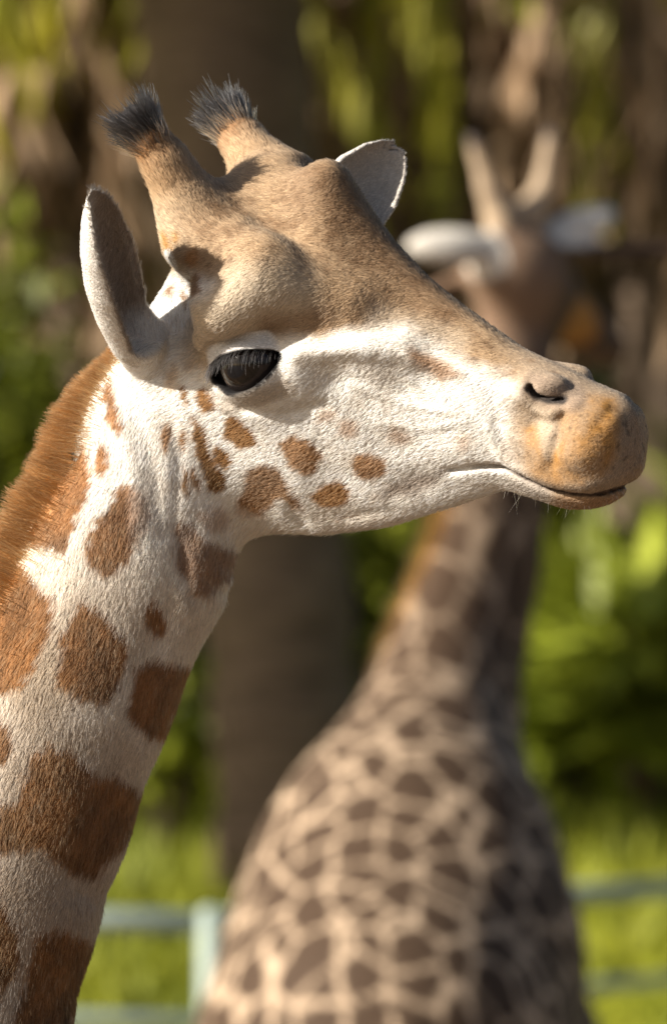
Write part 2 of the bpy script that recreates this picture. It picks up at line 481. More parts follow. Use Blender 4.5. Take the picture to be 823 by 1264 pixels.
# ---------------------------------------------------------------- lawn, bank and the ground behind
def ground_z(X, Y):
    d = Y + DIST
    z = np.interp(d, [0, 22.6, 24.2, 26.5, 32, 45, 400], [0, 0, 1.35, 2.05, 2.35, 2.6, 2.6])
    z = z + .10 * np.sin(X * .7 + 1) * sstep(23, 26, d) + .05 * np.sin(X * 2.1 + Y) * sstep(23, 25, d)
    return z
gx = np.concatenate([np.linspace(-400, -14, 12), np.linspace(-12, 12, 90), np.linspace(14, 400, 12)])
gy = np.concatenate([np.linspace(-60, 12, 12), np.linspace(13, 40, 110), np.linspace(45, 500, 14)])
GX, GY = np.meshgrid(gx, gy, indexing='ij')
gv = np.stack([GX.ravel(), GY.ravel(), ground_z(GX.ravel(), GY.ravel())], 1)
ii = np.arange(len(gx) * len(gy)).reshape(len(gx), len(gy))
gq = np.stack([ii[:-1, :-1].ravel(), ii[1:, :-1].ravel(), ii[1:, 1:].ravel(), ii[:-1, 1:].ravel()], 1)
g_o = raw_mesh('ground', gv, gq, M_LAWN); g_o.data.materials.append(M_EARTH)
g_o.data.polygons.foreach_set('material_index', (gv[gq].mean(1)[:, 1] < 13.6).astype(np.int32))
tag(g_o, 'dry earth and green lawn rising to a grassy bank', None, None, 'structure')

def leaf_mesh(C, Dv, Nv, L, W, curl=.25, seg=2):
    """many leaves: base points, growth direction, face normal, length, width -> verts, quads"""
    n = len(C)
    Dv = Dv / np.linalg.norm(Dv, axis=1)[:, None]
    S = np.cross(Dv, Nv); S /= np.linalg.norm(S, axis=1)[:, None] + 1e-9
    Nn = np.cross(S, Dv)
    prof = [(0, .25), (.35, 1), (.7, .8), (1, .08)] if seg == 3 else [(0, .3), (.5, 1), (1, .08)]
    rows = []
    for t, w in prof:
        c = C + Dv * (L * t)[:, None] - Nn * (L * curl * t * t)[:, None]
        rows += [c - S * (W * w * .5)[:, None], c + S * (W * w * .5)[:, None]]
    v = np.stack(rows, 1).reshape(-1, 3); k = len(rows)
    base = (np.arange(n) * k)[:, None]
    q = np.concatenate([base + np.array([2 * i, 2 * i + 1, 2 * i + 3, 2 * i + 2]) for i in range(len(prof) - 1)])
    return v, q
def tube(pts, rad, sides=7):
    pts = np.asarray(pts, float); n = len(pts); vs = []; fs = []
    for i in range(n):
        t = nrm(pts[min(i + 1, n - 1)] - pts[max(i - 1, 0)])
        a = nrm(np.cross(t, [.3, .9, .2])); b = np.cross(t, a)
        for k in range(sides):
            an = 2 * pi * k / sides
            vs.append(pts[i] + (a * cos(an) + b * sin(an)) * rad[i])
    for i in range(n - 1):
        for k in range(sides):
            fs.append((i * sides + k, i * sides + (k + 1) % sides, (i + 1) * sides + (k + 1) % sides, (i + 1) * sides + k))
    fs.append(tuple(range(sides))[::-1]); fs.append(tuple(range((n - 1) * sides, n * sides)))
    return vs, fs
def px_at(x, y, D):
    """point seen at photo place x, y at distance D from the lens (world)"""
    return CAMP + ray(x, y) * (D / DIST) + V(0, 0, H)

# grass on the bank
n = 26000
gp = np.stack([rng.uniform(-3.2, 3.6, n), rng.uniform(14.4, 27, n), np.zeros(n)], 1)
gp[:, 2] = ground_z(gp[:, 0], gp[:, 1])
v, q = leaf_mesh(gp, np.stack([rng.normal(0, .4, n), rng.normal(0, .4, n), np.ones(n)], 1), rng.normal(size=(n, 3)), rng.uniform(.08, .24, n), rng.uniform(.012, .03, n), .35)
tag(raw_mesh('grass', v, q, M_BLADE), 'long green grass growing on the bank behind the fence', 'grass', None, 'stuff')

# ---------------------------------------------------------------- palms
def frond_data(length, nl, llen, lw, droop, hang, seed):
    r = np.random.default_rng(seed)
    t = np.linspace(0, 1, 12)
    if hang:   # starts outwards, then hangs close to the trunk
        x = .05 + .26 * (1 - np.exp(-3.2 * t)) * length * .42; z = .10 * t - length * .98 * t ** 1.35
    else:
        x = length * (t - .18 * t ** 3); z = length * (.45 * t - droop * t ** 2.2)
    pts = np.stack([x, .06 * np.sin(t * 3 + seed) * length * .3, z], 1)
    rv, rf = tube(pts, .022 * (1 - .8 * t), 5)
    s = np.linspace(.10, .99, nl)
    C = np.stack([np.interp(s, t, pts[:, k]) for k in range(3)], 1)
    T = np.stack([np.interp(np.minimum(s + .03, 1), t, pts[:, k]) for k in range(3)], 1) - np.stack([np.interp(s - .03, t, pts[:, k]) for k in range(3)], 1)
    T /= np.linalg.norm(T, axis=1)[:, None]
    vs, qs, off = [np.array(rv)], [], len(rv)
    for sg in (-1, 1):
        side = np.tile(V(0, sg, 0), (nl, 1))
        Dv = T * .8 + side * (.55 if not hang else .28) + V(0, 0, -.45 if not hang else -.6) + r.normal(0, .13, (nl, 3))
        LL = llen * (.45 + np.sin(np.clip(s, .05, 1) * pi) * .75) * r.uniform(.75, 1.2, nl)
        lv, lq = leaf_mesh(C, Dv, np.tile(V(.3, 0, 1), (nl, 1)) + r.normal(0, .3, (nl, 3)), LL, np.full(nl, lw), .3, 2)
        vs.append(lv); qs.append(lq + off); off += len(lv)
    allv = np.concatenate(vs)
    faces = [tuple(f) for f in rf] + [tuple(int(a) for a in f) for f in np.concatenate(qs)]
    return allv, faces
def make_mesh(name, v, f, mat):
    me = bpy.data.meshes.new(name); me.from_pydata([tuple(map(float, a)) for a in v], [], f); me.materials.append(mat); me.update(); return me
DEAD = [make_mesh('dead_frond', *frond_data(1.75 + .25 * k, 24, .45, .07, 0, True, 5 + k), M_DEAD) for k in range(3)]
HANG = [make_mesh('frond', *frond_data(1.9 + .2 * k, 26, .45, .06, 0, True, 45 + k), M_FROND) for k in range(2)]
LIVE = [make_mesh('frond', *frond_data(2.3 + .2 * k, 34, .55, .05, .75 + .25 * k, False, 15 + k), M_FROND) for k in range(3)]
def palm(base_px, top_px, D, r0, r1, n_dead, n_live, label, live_spread=(0, 360), dead_z=(-1.5, .1), seed=0, hang=()):
    r = np.random.default_rng(100 + seed)
    a = px_at(*base_px, D); b = px_at(*top_px, D)
    a[2] = ground_z(np.array([a[0]]), np.array([a[1]]))[0]
    root = empty('palm_tree', a)
    tag(root, label, 'palm', 'palm trees with dead frond skirts')
    n = 26; t = np.linspace(0, 1, n)
    pts = a + (b - a) * t[:, None]; pts[:, 0] += .05 * np.sin(t * 4 + seed)
    rad = r0 + (r1 - r0) * np.minimum(t * 1.2, 1) + .05 * np.exp(-t * 14) + .016 * np.sin(np.arange(n) * 2.2)
    tv, tf = tube(pts - [0, 0, .0], rad, 16)
    raw_mesh('trunk', np.array(tv), tf, M_BARK, root)
    for k in range(n_dead):
        o = bpy.data.objects.new('dead_frond', DEAD[k % 3]); COL.objects.link(o); o.parent = root
        az = r.uniform(0, 2 * pi); h = r.uniform(*dead_z)
        p = b + V(cos(az) * r1 * .8, sin(az) * r1 * .8, h)
        o.location = Vector(p - a); o.rotation_euler = (r.normal(0, .10), r.normal(0, .12), az); o.scale = [r.uniform(.8, 1.15)] * 3
    for k, (az, h) in enumerate(hang):
        o = bpy.data.objects.new('frond', HANG[k % 2]); COL.objects.link(o); o.parent = root
        az = radians(az); p = b + V(cos(az) * r1, sin(az) * r1, h)
        o.location = Vector(p - a); o.rotation_euler = (r.normal(0, .08), r.normal(0, .1) - .12, az); o.scale = [r.uniform(.9, 1.2)] * 3
    for k in range(n_live):
        o = bpy.data.objects.new('frond', LIVE[k % 3]); COL.objects.link(o); o.parent = root
        az = radians(live_spread[0] + (live_spread[1] - live_spread[0]) * (k + r.uniform(-.3, .3)) / max(n_live, 1))
        p = b + V(cos(az) * r1, sin(az) * r1, .25 + r.uniform(-.1, .3))
        o.location = Vector(p - a); o.rotation_euler = (r.normal(0, .15), r.uniform(-.35, .45), az)
    return root
palm((350, 1062), (268, -260), 26.5, .28, .36, 0, 10, 'thick dark palm trunk rising behind the near giraffe, between both giraffes', (60, 300), (-.9, .1), 1, [(-15, 1.0), (-35, .9), (5, .8)])
palm((560, 1010), (520, -330), 30, .20, .22, 42, 6, 'palm with hanging brown fronds right of the dark trunk, behind the upright far ear', (30, 330), (-.9, .2), 2)
palm((705, 1010), (655, -330), 31, .20, .22, 44, 5, 'palm hung with dead fronds directly behind the far giraffe horns', (30, 150), (-.8, .2), 3, [(-80, .45), (-95, .2), (-70, .9), (-20, .6)])
palm((830, 1010), (800, -300), 29.5, .20, .22, 44, 5, 'brown skirted palm at the right edge of the picture', (30, 150), (-.8, .2), 4, [(-60, .9), (-120, 1.0), (-30, .5)])
palm((60, 1030), (135, -260), 29, .17, .18, 20, 12, 'leaning slender palm at the left behind the near ear', (0, 360), (-.9, .1), 5, [(-120, .5), (-150, .3), (170, .2), (-100, .9), (-170, .6)])
palm((-120, 1030), (-60, -160), 30.5, .18, .2, 16, 14, 'palm at the left edge with yellow green fronds drooping into view', (-80, 120), (-1.0, .1), 6, [(-20, .3), (-40, .0), (-60, .4), (-5, .6), (15, .1)])

# ---------------------------------------------------------------- shrubs
def shrub(x, y_base, D, w, h, n, mat, leaf, label, group, name='shrub', strap=False, seed=0, cat='shrub', top=0):
    r = np.random.default_rng(300 + seed)
    a = px_at(x, y_base, D); a[2] = ground_z(np.array([a[0]]), np.array([a[1]]))[0]
    root = empty(name, a); tag(root, label, cat, group)
    # stems
    vs, fs = [], []
    for k in range(7):
        az = 2 * pi * k / 7 + r.uniform(-.3, .3); e = V(cos(az) * w * .3, sin(az) * w * .3, h * r.uniform(.5, .8))
        pts = np.array([V(0, 0, -.05), e * .4 + V(0, 0, .12 * h), e]); tv, tf = tube(a + pts, [.03, .022, .008], 5)
        o = len(vs); vs += tv; fs += [tuple(i + o for i in f) for f in tf]
    raw_mesh('stem', np.array(vs), fs, M_STEM, root)
    # clumps of leaves through the crown
    nc = max(8, n // 45)
    u = r.normal(size=(nc, 3)); u /= np.linalg.norm(u, axis=1)[:, None]; u[:, 2] = np.abs(u[:, 2]) * 1.3 - .35
    cc = u * (r.random((nc, 1)) ** .4) * V(w * .5, w * .5, h * .5) + V(0, 0, h * .52)
    ci = r.integers(0, nc, n)
    if strap:
        C = cc[ci] * V(1, 1, .75) + r.normal(0, .05, (n, 3)); Dv = r.normal(size=(n, 3)); Dv[:, 2] = np.abs(Dv[:, 2]) * .8 + .15
        Dv += (cc[ci] - V(0, 0, h * .3)) * .6
        v, q = leaf_mesh(C, Dv, np.tile(V(0, 0, 1), (n, 1)) + r.normal(0, .25, (n, 3)), leaf * r.uniform(.7, 1.3, n), leaf * r.uniform(.15, .25, n), .55, 3)
    else:
        C = cc[ci] + r.normal(0, .11 * (w + h) * .5, (n, 3)) * V(1, 1, .8)
        v, q = leaf_mesh(C, r.normal(size=(n, 3)) + V(0, -.2, .2), r.normal(size=(n, 3)) + V(0, 0, .8), leaf * r.uniform(.7, 1.3, n), leaf * r.uniform(.4, .6, n), .2)
    v[:, 2] = np.maximum(v[:, 2], .01)
    raw_mesh('foliage', v + a, q, mat, root)
    return root
G1 = 'strap leaved shrubs at the right'; G2 = 'shrubs on the bank'; G3 = 'dark trees closing the view'
shrub(720, 900, 28.5, 1.0, 1.25, 380, M_LEAF_L, .60, 'bright green strap leaved shrub just right of the far giraffe neck', G1, 'strap_leaf_shrub', True, 1)
shrub(800, 915, 27.8, 1.0, 1.20, 380, M_LEAF_L, .60, 'bright green strap leaved shrub below the muzzle at the right edge', G1, 'strap_leaf_shrub', True, 2)
shrub(660, 900, 30.0, 1.0, 1.55, 330, M_LEAF_M, .58, 'green strap leaved shrub half hidden behind the far giraffe neck', G1, 'strap_leaf_shrub', True, 3)
shrub(775, 880, 30.5, 1.2, 1.75, 420, M_LEAF_L, .65, 'tall strap leaved shrub rising behind the muzzle tip', G1, 'strap_leaf_shrub', True, 4)
shrub(880, 900, 29.0, 1.2, 1.7, 380, M_LEAF_L, .65, 'strap leaved shrub cut off by the right edge', G1, 'strap_leaf_shrub', True, 5)
shrub(465, 950, 29.0, .9, 1.35, 900, M_LEAF_M, .14, 'rounded green shrub between the dark trunk and the far giraffe', G2, 'shrub', False, 6)
shrub(205, 1030, 27.5, .7, .9, 900, M_LEAF_M, .13, 'low green shrub left of the dark trunk above the fence rail', G2, 'shrub', False, 7)
shrub(20, 1000, 28.5, 1.2, 2.45, 2000, M_LEAF_M, .15, 'leafy green shrub behind the mane at the left edge', G2, 'shrub', False, 8)
shrub(110, 1010, 30.0, 1.0, 1.7, 1300, M_LEAF_D, .15, 'darker shrub behind the near giraffe neck', G2, 'shrub', False, 9)
shrub(-70, 980, 27.5, 1.1, 2.65, 1700, M_LEAF_M, .15, 'tall leafy shrub at the far left edge beside the mane', G2, 'shrub', False, 10)
def far_tree(x, D, w, h, zc, n, label, seed):
    r = np.random.default_rng(700 + seed)
    a = px_at(x, 900, D); a[2] = ground_z(np.array([a[0]]), np.array([a[1]]))[0]
    root = empty('tree', a); tag(root, label, 'tree', G3)
    tv, tf = tube(np.array([a, a + V(.05, 0, zc * .5), a + V(-.05, 0, zc)]), [.22, .17, .09], 10)
    raw_mesh('trunk', np.array(tv), tf, M_STEM, root)
    nc = 70
    u = r.normal(size=(nc, 3)); u /= np.linalg.norm(u, axis=1)[:, None]
    cc = u * (r.random((nc, 1)) ** .35) * V(w, w * .6, h) + V(0, 0, zc)
    ci = r.integers(0, nc, n); C = cc[ci] + r.normal(0, .28, (n, 3))
    C[:, 2] = np.maximum(C[:, 2], .05)
    v, q = leaf_mesh(C, r.normal(size=(n, 3)), r.normal(size=(n, 3)) + V(0, 0, .7), .26 * r.uniform(.7, 1.3, n), .12 * r.uniform(.8, 1.2, n), .2)
    raw_mesh('crown', v + a, q, M_LEAF_D, root)
for k, (x, D, w, h, zc, lab) in enumerate([
        (-40, 38, 2.0, 2.6, 2.5, 'dark leafy tree behind the leaning palm at the left'), (190, 39, 1.8, 2.8, 2.6, 'dark tree behind the thick palm trunk'),
        (430, 38, 1.8, 2.8, 2.6, 'dark tree in the gap right of the thick palm trunk'), (620, 39, 1.8, 2.8, 2.5, 'dark tree behind the far giraffe head'),
        (800, 38, 1.8, 2.6, 2.3, 'dark tree behind the muzzle of the near giraffe'), (960, 39, 1.9, 2.8, 2.5, 'dark tree at the far right edge of the view')]):
    far_tree(x, D, w, h, zc, 5200, lab, k)
for k, (x, lab) in enumerate([(-700, 'leafy tree standing left of the palms'), (-1450, 'broad leafy tree well left of the palms'), (-2300, 'leafy tree at the far left end of the bank'),
                              (1500, 'leafy tree standing right of the palms'), (2250, 'broad leafy tree well right of the palms'), (3050, 'leafy tree at the far right end of the bank')]):
    far_tree(x, 37, 2.3, 2.9, 2.7, 4200, lab, 20 + k)

# unseen tree added at the left, crown shaped to shade the palm trunk
M_NEEDLE = noise_mat('shade_tree_leaf', (.025, .045, .012), (.055, .085, .02), 3, .6, 3, spec=.3, vary=.4)
def shade_tree(line, t, wid, label, seed):
    r = np.random.default_rng(900 + seed)
    pts = np.array([p + sunv * t for p in line]); pts = pts[np.argsort(pts[:, 2])]
    a = pts[0].copy(); a[2] = ground_z(np.array([a[0]]), np.array([a[1]]))[0]
    root = empty('shade_tree', a); tag(root, label, 'tree', None)
    tp = np.concatenate([[a], pts]); tv, tf = tube(tp, np.linspace(.12, .03, len(tp)), 9)
    raw_mesh('trunk', np.array(tv), tf, M_STEM, root)
    n = 9000; s = r.random(n) * (len(pts) - 1); C = np.stack([np.interp(s, np.arange(len(pts)), pts[:, k]) for k in range(3)], 1)
    u = r.normal(size=(n, 3)); u /= np.linalg.norm(u, axis=1)[:, None]
    C = C + u * (np.interp(s, np.arange(len(pts)), wid) * r.random(n) ** .5)[:, None]
    v, q = leaf_mesh(C, u + V(0, 0, .8) + r.normal(0, .3, (n, 3)), r.normal(size=(n, 3)), .16 * r.uniform(.7, 1.3, n), .05 * r.uniform(.8, 1.2, n), .2)
    raw_mesh('crown', v, q, M_NEEDLE, root)
shade_tree([px_at(390, 1100, 26.3), px_at(375, 900, 26.3), px_at(365, 700, 26.3), px_at(350, 500, 26.3), px_at(320, 200, 26.3), px_at(290, -60, 26.3)], 7.0, [.27, .27, .28, .28, .3, .25], 'added tree outside the left edge, shaped to shade the thick palm trunk', 2)

# ---------------------------------------------------------------- fence: posts and rails, running away to the right
fa = px_at(200, 1142, 20.0); fdir = nrm(V(1.51, 1.8, 0))
fence = empty('fence', (fa[0], fa[1], 0)); tag(fence, 'pale green metal rail fence turning a corner behind the giraffes', 'fence')
zt = fa[2]
s0 = float((px_at(247, 1142, 20.2) - fa) @ fdir)
corner = fa + fdir * s0; fleft = nrm(V(-1, .30, 0))      # the fence turns a corner at this post
stand = [corner + fleft * 1.5 * 2, corner + fleft * 1.5] + [corner + fdir * 1.28 * k for k in range(6)]
for b in stand:
    tv, tf = tube(np.array([V(b[0], b[1], -.05), V(b[0], b[1], zt + .03), V(b[0], b[1], zt + .045)]), [.037, .037, .02], 16)
    raw_mesh('post', np.array(tv), tf, M_PAINT, fence)
for j in range(6):
    zz = zt - .31 * j
    for p0, p1 in zip(stand[:-1], stand[1:]):
        e = nrm(p1 - p0) * .039
        tv, tf = tube(np.array([V(p0[0] + e[0], p0[1] + e[1], zz), V(p1[0] - e[0], p1[1] - e[1], zz)]), [.035 if j == 0 else .024] * 2, 14)
        raw_mesh('rail', np.array(tv), tf, M_PAINT, fence)

# ---------------------------------------------------------------- far giraffe, seen from behind, out of focus
def vor_patches(P, cell, seed, jitter=.42):
    """distance to the nearest cell border of a jittered 3-D lattice"""
    p = P / cell; i = np.floor(p).astype(np.int64)
    f1 = np.full(len(P), 9.); f2 = np.full(len(P), 9.)
    for a in (-1, 0, 1):
        for b in (-1, 0, 1):
            for c in (-1, 0, 1):
                j = i + [a, b, c]
                hsh = [((j[:, 0] * 73856093) ^ (j[:, 1] * 19349663) ^ (j[:, 2] * 83492791) ^ ((seed + k) * 2654435761)) for k in range(3)]
                o = np.stack([(((h ^ (h >> 13)) * 1274126177 & 0x7fffffff) >> 8 & 0xffff) / 65535. for h in hsh], 1)
                d = np.linalg.norm(j + .5 + (o - .5) * 2 * jitter - p, axis=1)
                f2 = np.where(d < f1, f1, np.minimum(f2, d)); f1 = np.minimum(f1, d)
    return f2 - f1
FY = 8.0
def fp(x, y, dy=0): return at_Y(x, y, FY + dy)
FAR_NECK = [(635, 420, .6, 52, .7), (628, 500, .55, 54, .62), (616, 600, .5, 57, .58), (596, 700, .45, 66, .58), (568, 790, .38, 78, .6), (545, 880, .28, 93, .68), (525, 980, .1, 124, .8), (508, 1075, -.05, 176, .9), (500, 1180, -.15, 204, .95), (495, 1310, -.2, 222, 1.0)]
FAX = V(.80, .60, 0); FSIDE = V(.60, -.80, 0)            # neck: mane at the left and nearer, throat at the right and farther
FAR_NECK = [(fp(x, y, d), r * (DIST + FY + d) / DIST / 1000, k) for x, y, d, r, k in FAR_NECK]
fhd = nrm(V(.55, .8, -.22)); fh0 = fp(640, 345, .6); FHM = frame(fhd, [0, 0, 1])
F_OSS = [(fp(615, 262, .55), fp(600, 232, .52), fp(583, 172, .5)), (fp(655, 262, .62), fp(668, 232, .64), fp(679, 165, .66))]
F_EAR = [(fp(612, 306, .5), fp(498, 304, .35), frame(fp(498, 304, .35) - fp(612, 306, .5), [.1, .8, -.5])),
         (fp(668, 300, .65), fp(762, 258, .75), frame(fp(762, 258, .75) - fp(668, 300, .65), [.5, .7, -.5]))]
def far_sdf(P):
    P = P.astype(F32); d = np.full(len(P), 5., F32)
    for (a, ra, ka), (b, rb, kb) in zip(FAR_NECK[:-1], FAR_NECK[1:]):
        k = (ka + kb) / 2; sq = lambda p: p + np.outer(np.atleast_2d(p) @ FSIDE, FSIDE).reshape(np.shape(p)) * (1 / k - 1)
        d = smin(d, capsule(sq(P).astype(F32), sq(a), sq(b), ra * 1.08, rb * 1.08) * k, .06)
    # barrel, rump and shoulders
    d = smin(d, ellipsoid(P, fp(500, 1390, .05), V(.92, .40, .52), frame(V(.42, .9, .10), [.9, -.42, 0])), .15)
    d = smin(d, ellipsoid(P, fp(470, 1310, -.45), V(.42, .44, .46)), .15)
    # head
    d = smin(d, ellipsoid(P, fh0, V(.17, .115, .105), FHM), .05)
    d = smin(d, capsule(P, fh0, fh0 + fhd * .42 - V(0, 0, .07), .095, .06), .08)
    for a, b, c in F_OSS:
        d = smin(d, capsule(P, a, b, .045, .024), .06); d = smin(d, capsule(P, b, c, .022, .019), .02)
    for b, t, M in F_EAR: d = smin(d, ear_sdf(P, b, t, M, False) , .03)
    # legs and tail
    for sx in (-.24, .24):
        for sy in (-.62, .72):
            c = fp(490, 1480, 0) + V(sx, sy, 0)
            k = V(c[0] * 1 + sx * .1, c[1] + (.06 if sy < 0 else 0), -2.55); f = V(k[0], k[1] - .02, -H + .10)
            d = smin(d, capsule(P, c, k, .17, .075), .1); d = smin(d, capsule(P, k, f, .072, .05), .04)
            d = smin(d, capsule(P, f, f - V(0, -.01, .05), .055, .062), .03)
    tl = fp(500, 1290, -.88); d = smin(d, capsule(P, tl, tl - V(0, .1, .7), .035, .018), .05)
    return d
fv_, fq_ = mesh_sdf(far_sdf, (-.75, FY - 1.7, -H - .02), (1.05, FY + 1.6, 1.05), .014)
fn_ = vert_normals(fv_, fq_)
def patch_coat(P, cell, seed, ground, patch, width=.22):
    jit = np.stack([fnoise(P, 9, 5 + seed, 2), fnoise(P, 9, 8 + seed, 2), fnoise(P, 9, 12 + seed, 2)], 1) * .016
    e = vor_patches(P + jit, cell, seed)
    return lerp(np.tile(ground, (len(P), 1)), patch, sstep(width - .07, width + .05, e) * .95)
def lerp(a, b, w): return a + (np.asarray(b) - a) * w[:, None]
fcol = patch_coat(fv_ * V(1.1, 1.1, .85), .122, 4, V(.62, .46, .31), V(.045, .024, .013), .075)
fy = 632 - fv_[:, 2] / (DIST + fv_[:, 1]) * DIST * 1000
fcol = lerp(fcol, V(.10, .06, .036), .45 * sstep(960, 760, fy) * sstep(420, 480, fy))  # shade on the far neck darkened into its coat colour
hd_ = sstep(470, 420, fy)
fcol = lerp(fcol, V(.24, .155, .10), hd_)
fhq = (fv_ - fh0) @ FHM.T
fcol = lerp(fcol, V(.10, .065, .045), hd_ * sstep(-.02, .08, fhq[:, 0]))  # head's side away from the sun painted darker
fcol = lerp(fcol, V(.45, .22, .06), hd_ * sstep(.05, .02, np.linalg.norm(fv_ - (fh0 + fhd * .26 + V(.03, -.1, -.06)), axis=1) - .05))
for b, t, M in F_EAR:
    q = (fv_ - b) @ M.T; m = (q[:, 0] > .0) & (np.hypot(q[:, 1], q[:, 2]) < .08)
    fcol[m] = V(.78, .72, .62)
for a, b, c in F_OSS:
    m = capsule(fv_.astype(F32), a, c, .05, .045) < .01
    h = (fv_ - c) @ nrm(c - b)
    fcol = lerp(fcol, V(.48, .36, .24), m * 1.0); fcol = lerp(fcol, V(.10, .08, .07), m * sstep(-.03, .0, h))
# ---------------------------------------------------------------- near giraffe: coat colours
def lerp(a, b, w): return a + (np.asarray(b) - a) * w[:, None]
WHITE = V(.92, .87, .79); CREAM = V(.70, .58, .44); TAN = V(.42, .29, .175); DTAN = V(.22, .135, .075)
BROWN = V(.30, .145, .05); RUST = V(.27, .115, .034); ORANGE = V(.43, .22, .065); GREY = V(.26, .21, .175)
MUZ = V(.40, .30, .205); BLACK = V(.02, .018, .018)
def ell(cx, cy, a, b, rot=0, n=14):
    r = radians(rot)
    return [(cx + a * cos(t) * cos(r) - b * sin(t) * sin(r), cy + a * cos(t) * sin(r) + b * sin(t) * cos(r)) for t in np.linspace(0, 2 * pi, n, endpoint=False)]
FACE_SPOTS = [  # outline on the side view (mm), colour, softness, strength
    (ell(254, 493, 10, 15, -25), BROWN, 3, 1), ([(276, 517), (290, 510), (305, 522), (319, 538), (319, 552), (300, 555), (280, 537)], BROWN, 3, 1),
    ([(347, 546), (365, 538), (385, 541), (402, 563), (392, 582), (375, 587), (355, 572)], BROWN * 1.15, 4, .95),
    ([(440, 562), (458, 556), (475, 565), (478, 583), (457, 593), (440, 585)], BROWN * 1.2, 4, .95),
    ([(384, 607), (420, 590), (434, 610), (432, 622), (402, 627), (385, 615)], BROWN, 4, 1),
    ([(305, 580), (325, 572), (345, 578), (358, 595), (377, 630), (362, 626), (350, 612), (338, 626), (315, 632), (293, 620), (305, 600)], BROWN * .95, 4, .95),
    ([(235, 508), (250, 525), (262, 560), (278, 590), (276, 605), (258, 603), (250, 580), (240, 545)], BROWN * .8, 3, 1),
    ([(265, 545), (278, 550), (288, 572), (280, 582), (265, 570)], BROWN, 3, 1), (ell(226, 485, 4, 14, -20), BROWN * .8, 2, 1),
    (ell(228, 540, 5, 14), BROWN * .8, 3, 1), (ell(207, 538, 6, 19), BROWN, 3, .9), (ell(227, 592, 4, 22, -10), BROWN * .8, 3, 1),
    (ell(239, 588, 6, 17, -8), BROWN, 3, .95), (ell(265, 640, 18, 14), BROWN * 1.3, 8, .5), (ell(312, 628, 22, 10), BROWN * 1.2, 6, .55), (ell(445, 640, 28, 4, -8), BROWN * .8, 4, .8),
    (ell(508, 598, 42, 11, -18), V(.22, .15, .10), 9, .8), ([(508, 430), (530, 440), (555, 450), (572, 465), (550, 472), (530, 458), (510, 452)], BROWN, 8, .8),
    (ell(430, 527, 12, 11), BROWN * 1.3, 7, .65), (ell(405, 512, 14, 8), BROWN * 1.6, 7, .5), (ell(497, 538, 16, 8, 20), BROWN * 1.1, 7, .6), (ell(572, 548, 10, 10), BROWN * 1.4, 8, .5),
    (ell(242, 352, 9, 15), BROWN * .8, 3, .9), (ell(209, 358, 6, 15, 15), BROWN * .7, 3, .9), (ell(224, 368, 5, 14, -10), BROWN * .7, 3, .9), (ell(238, 318, 8, 10), BROWN, 4, .7),
    (ell(205, 297, 6, 14, -20), ORANGE, 4, .9), (ell(219, 292, 4, 8, -15), ORANGE, 4, .8), (ell(192, 335, 6, 6), BROWN * .6, 3, .8), (ell(213, 462, 8, 18), V(.55, .4, .26), 6, .7),
]
NECK_SPOTS = [
    [(75, 575), (103, 541), (111, 590), (100, 630), (75, 683), (40, 672), (20, 660), (50, 610)], [(113, 552), (122, 544), (133, 560), (131, 580), (122, 591), (114, 577)],
    [(121, 478), (133, 462), (145, 500), (150, 530), (138, 536), (128, 508)], [(150, 597), (168, 600), (186, 610), (186, 640), (160, 690), (130, 712), (103, 690), (110, 660), (130, 620)],
    [(-10, 700), (20, 692), (40, 715), (65, 740), (60, 770), (40, 830), (20, 850), (-20, 862), (-60, 750)], [(95, 738), (125, 752), (140, 775), (158, 795), (157, 830), (130, 868), (100, 865), (68, 845), (75, 790)],
    [(176, 750), (190, 740), (207, 765), (205, 783), (190, 787), (178, 775)], [(165, 830), (180, 815), (230, 822), (260, 830), (220, 885), (205, 918), (170, 905), (155, 880)],
    [(-60, 890), (10, 895), (15, 930), (0, 945), (-60, 950)], [(60, 920), (85, 925), (110, 955), (140, 960), (180, 985), (170, 1020), (150, 1050), (110, 1092), (80, 1078), (50, 1050), (0, 1052), (-60, 1045), (20, 985), (35, 940)],
    [(-60, 1112), (0, 1115), (20, 1150), (25, 1190), (0, 1230), (-60, 1235)], [(45, 1155), (75, 1150), (110, 1165), (130, 1185), (95, 1264), (60, 1300), (10, 1290), (20, 1240), (35, 1190)],
    [(215, 645), (232, 640), (250, 662), (296, 682), (288, 708), (255, 735), (240, 730), (215, 700)],
    [(-160, 930), (-100, 910), (-80, 1010), (-150, 1060)], [(-140, 1130), (-90, 1120), (-80, 1250), (-150, 1280)], [(-60, 1290), (0, 1310), (50, 1330), (20, 1400), (-60, 1400)]]
TAN_ZONE = [(60, -100), (140, 290), (160, 338), (208, 335), (235, 338), (262, 352), (240, 380), (230, 410), (230, 455), (262, 458), (285, 438), (345, 418), (400, 418), (430, 408), (460, 405), (500, 402), (540, 425), (580, 452), (625, 462), (640, 480), (625, 520), (640, 570), (690, 640), (900, 640), (900, 100), (600, -100)]
ORANGE_ZONE = [(694, 500), (722, 490), (752, 496), (758, 520), (752, 560), (735, 588), (700, 600), (652, 588), (648, 535), (660, 528), (672, 560), (684, 540), (690, 515)]
LID_UP = None
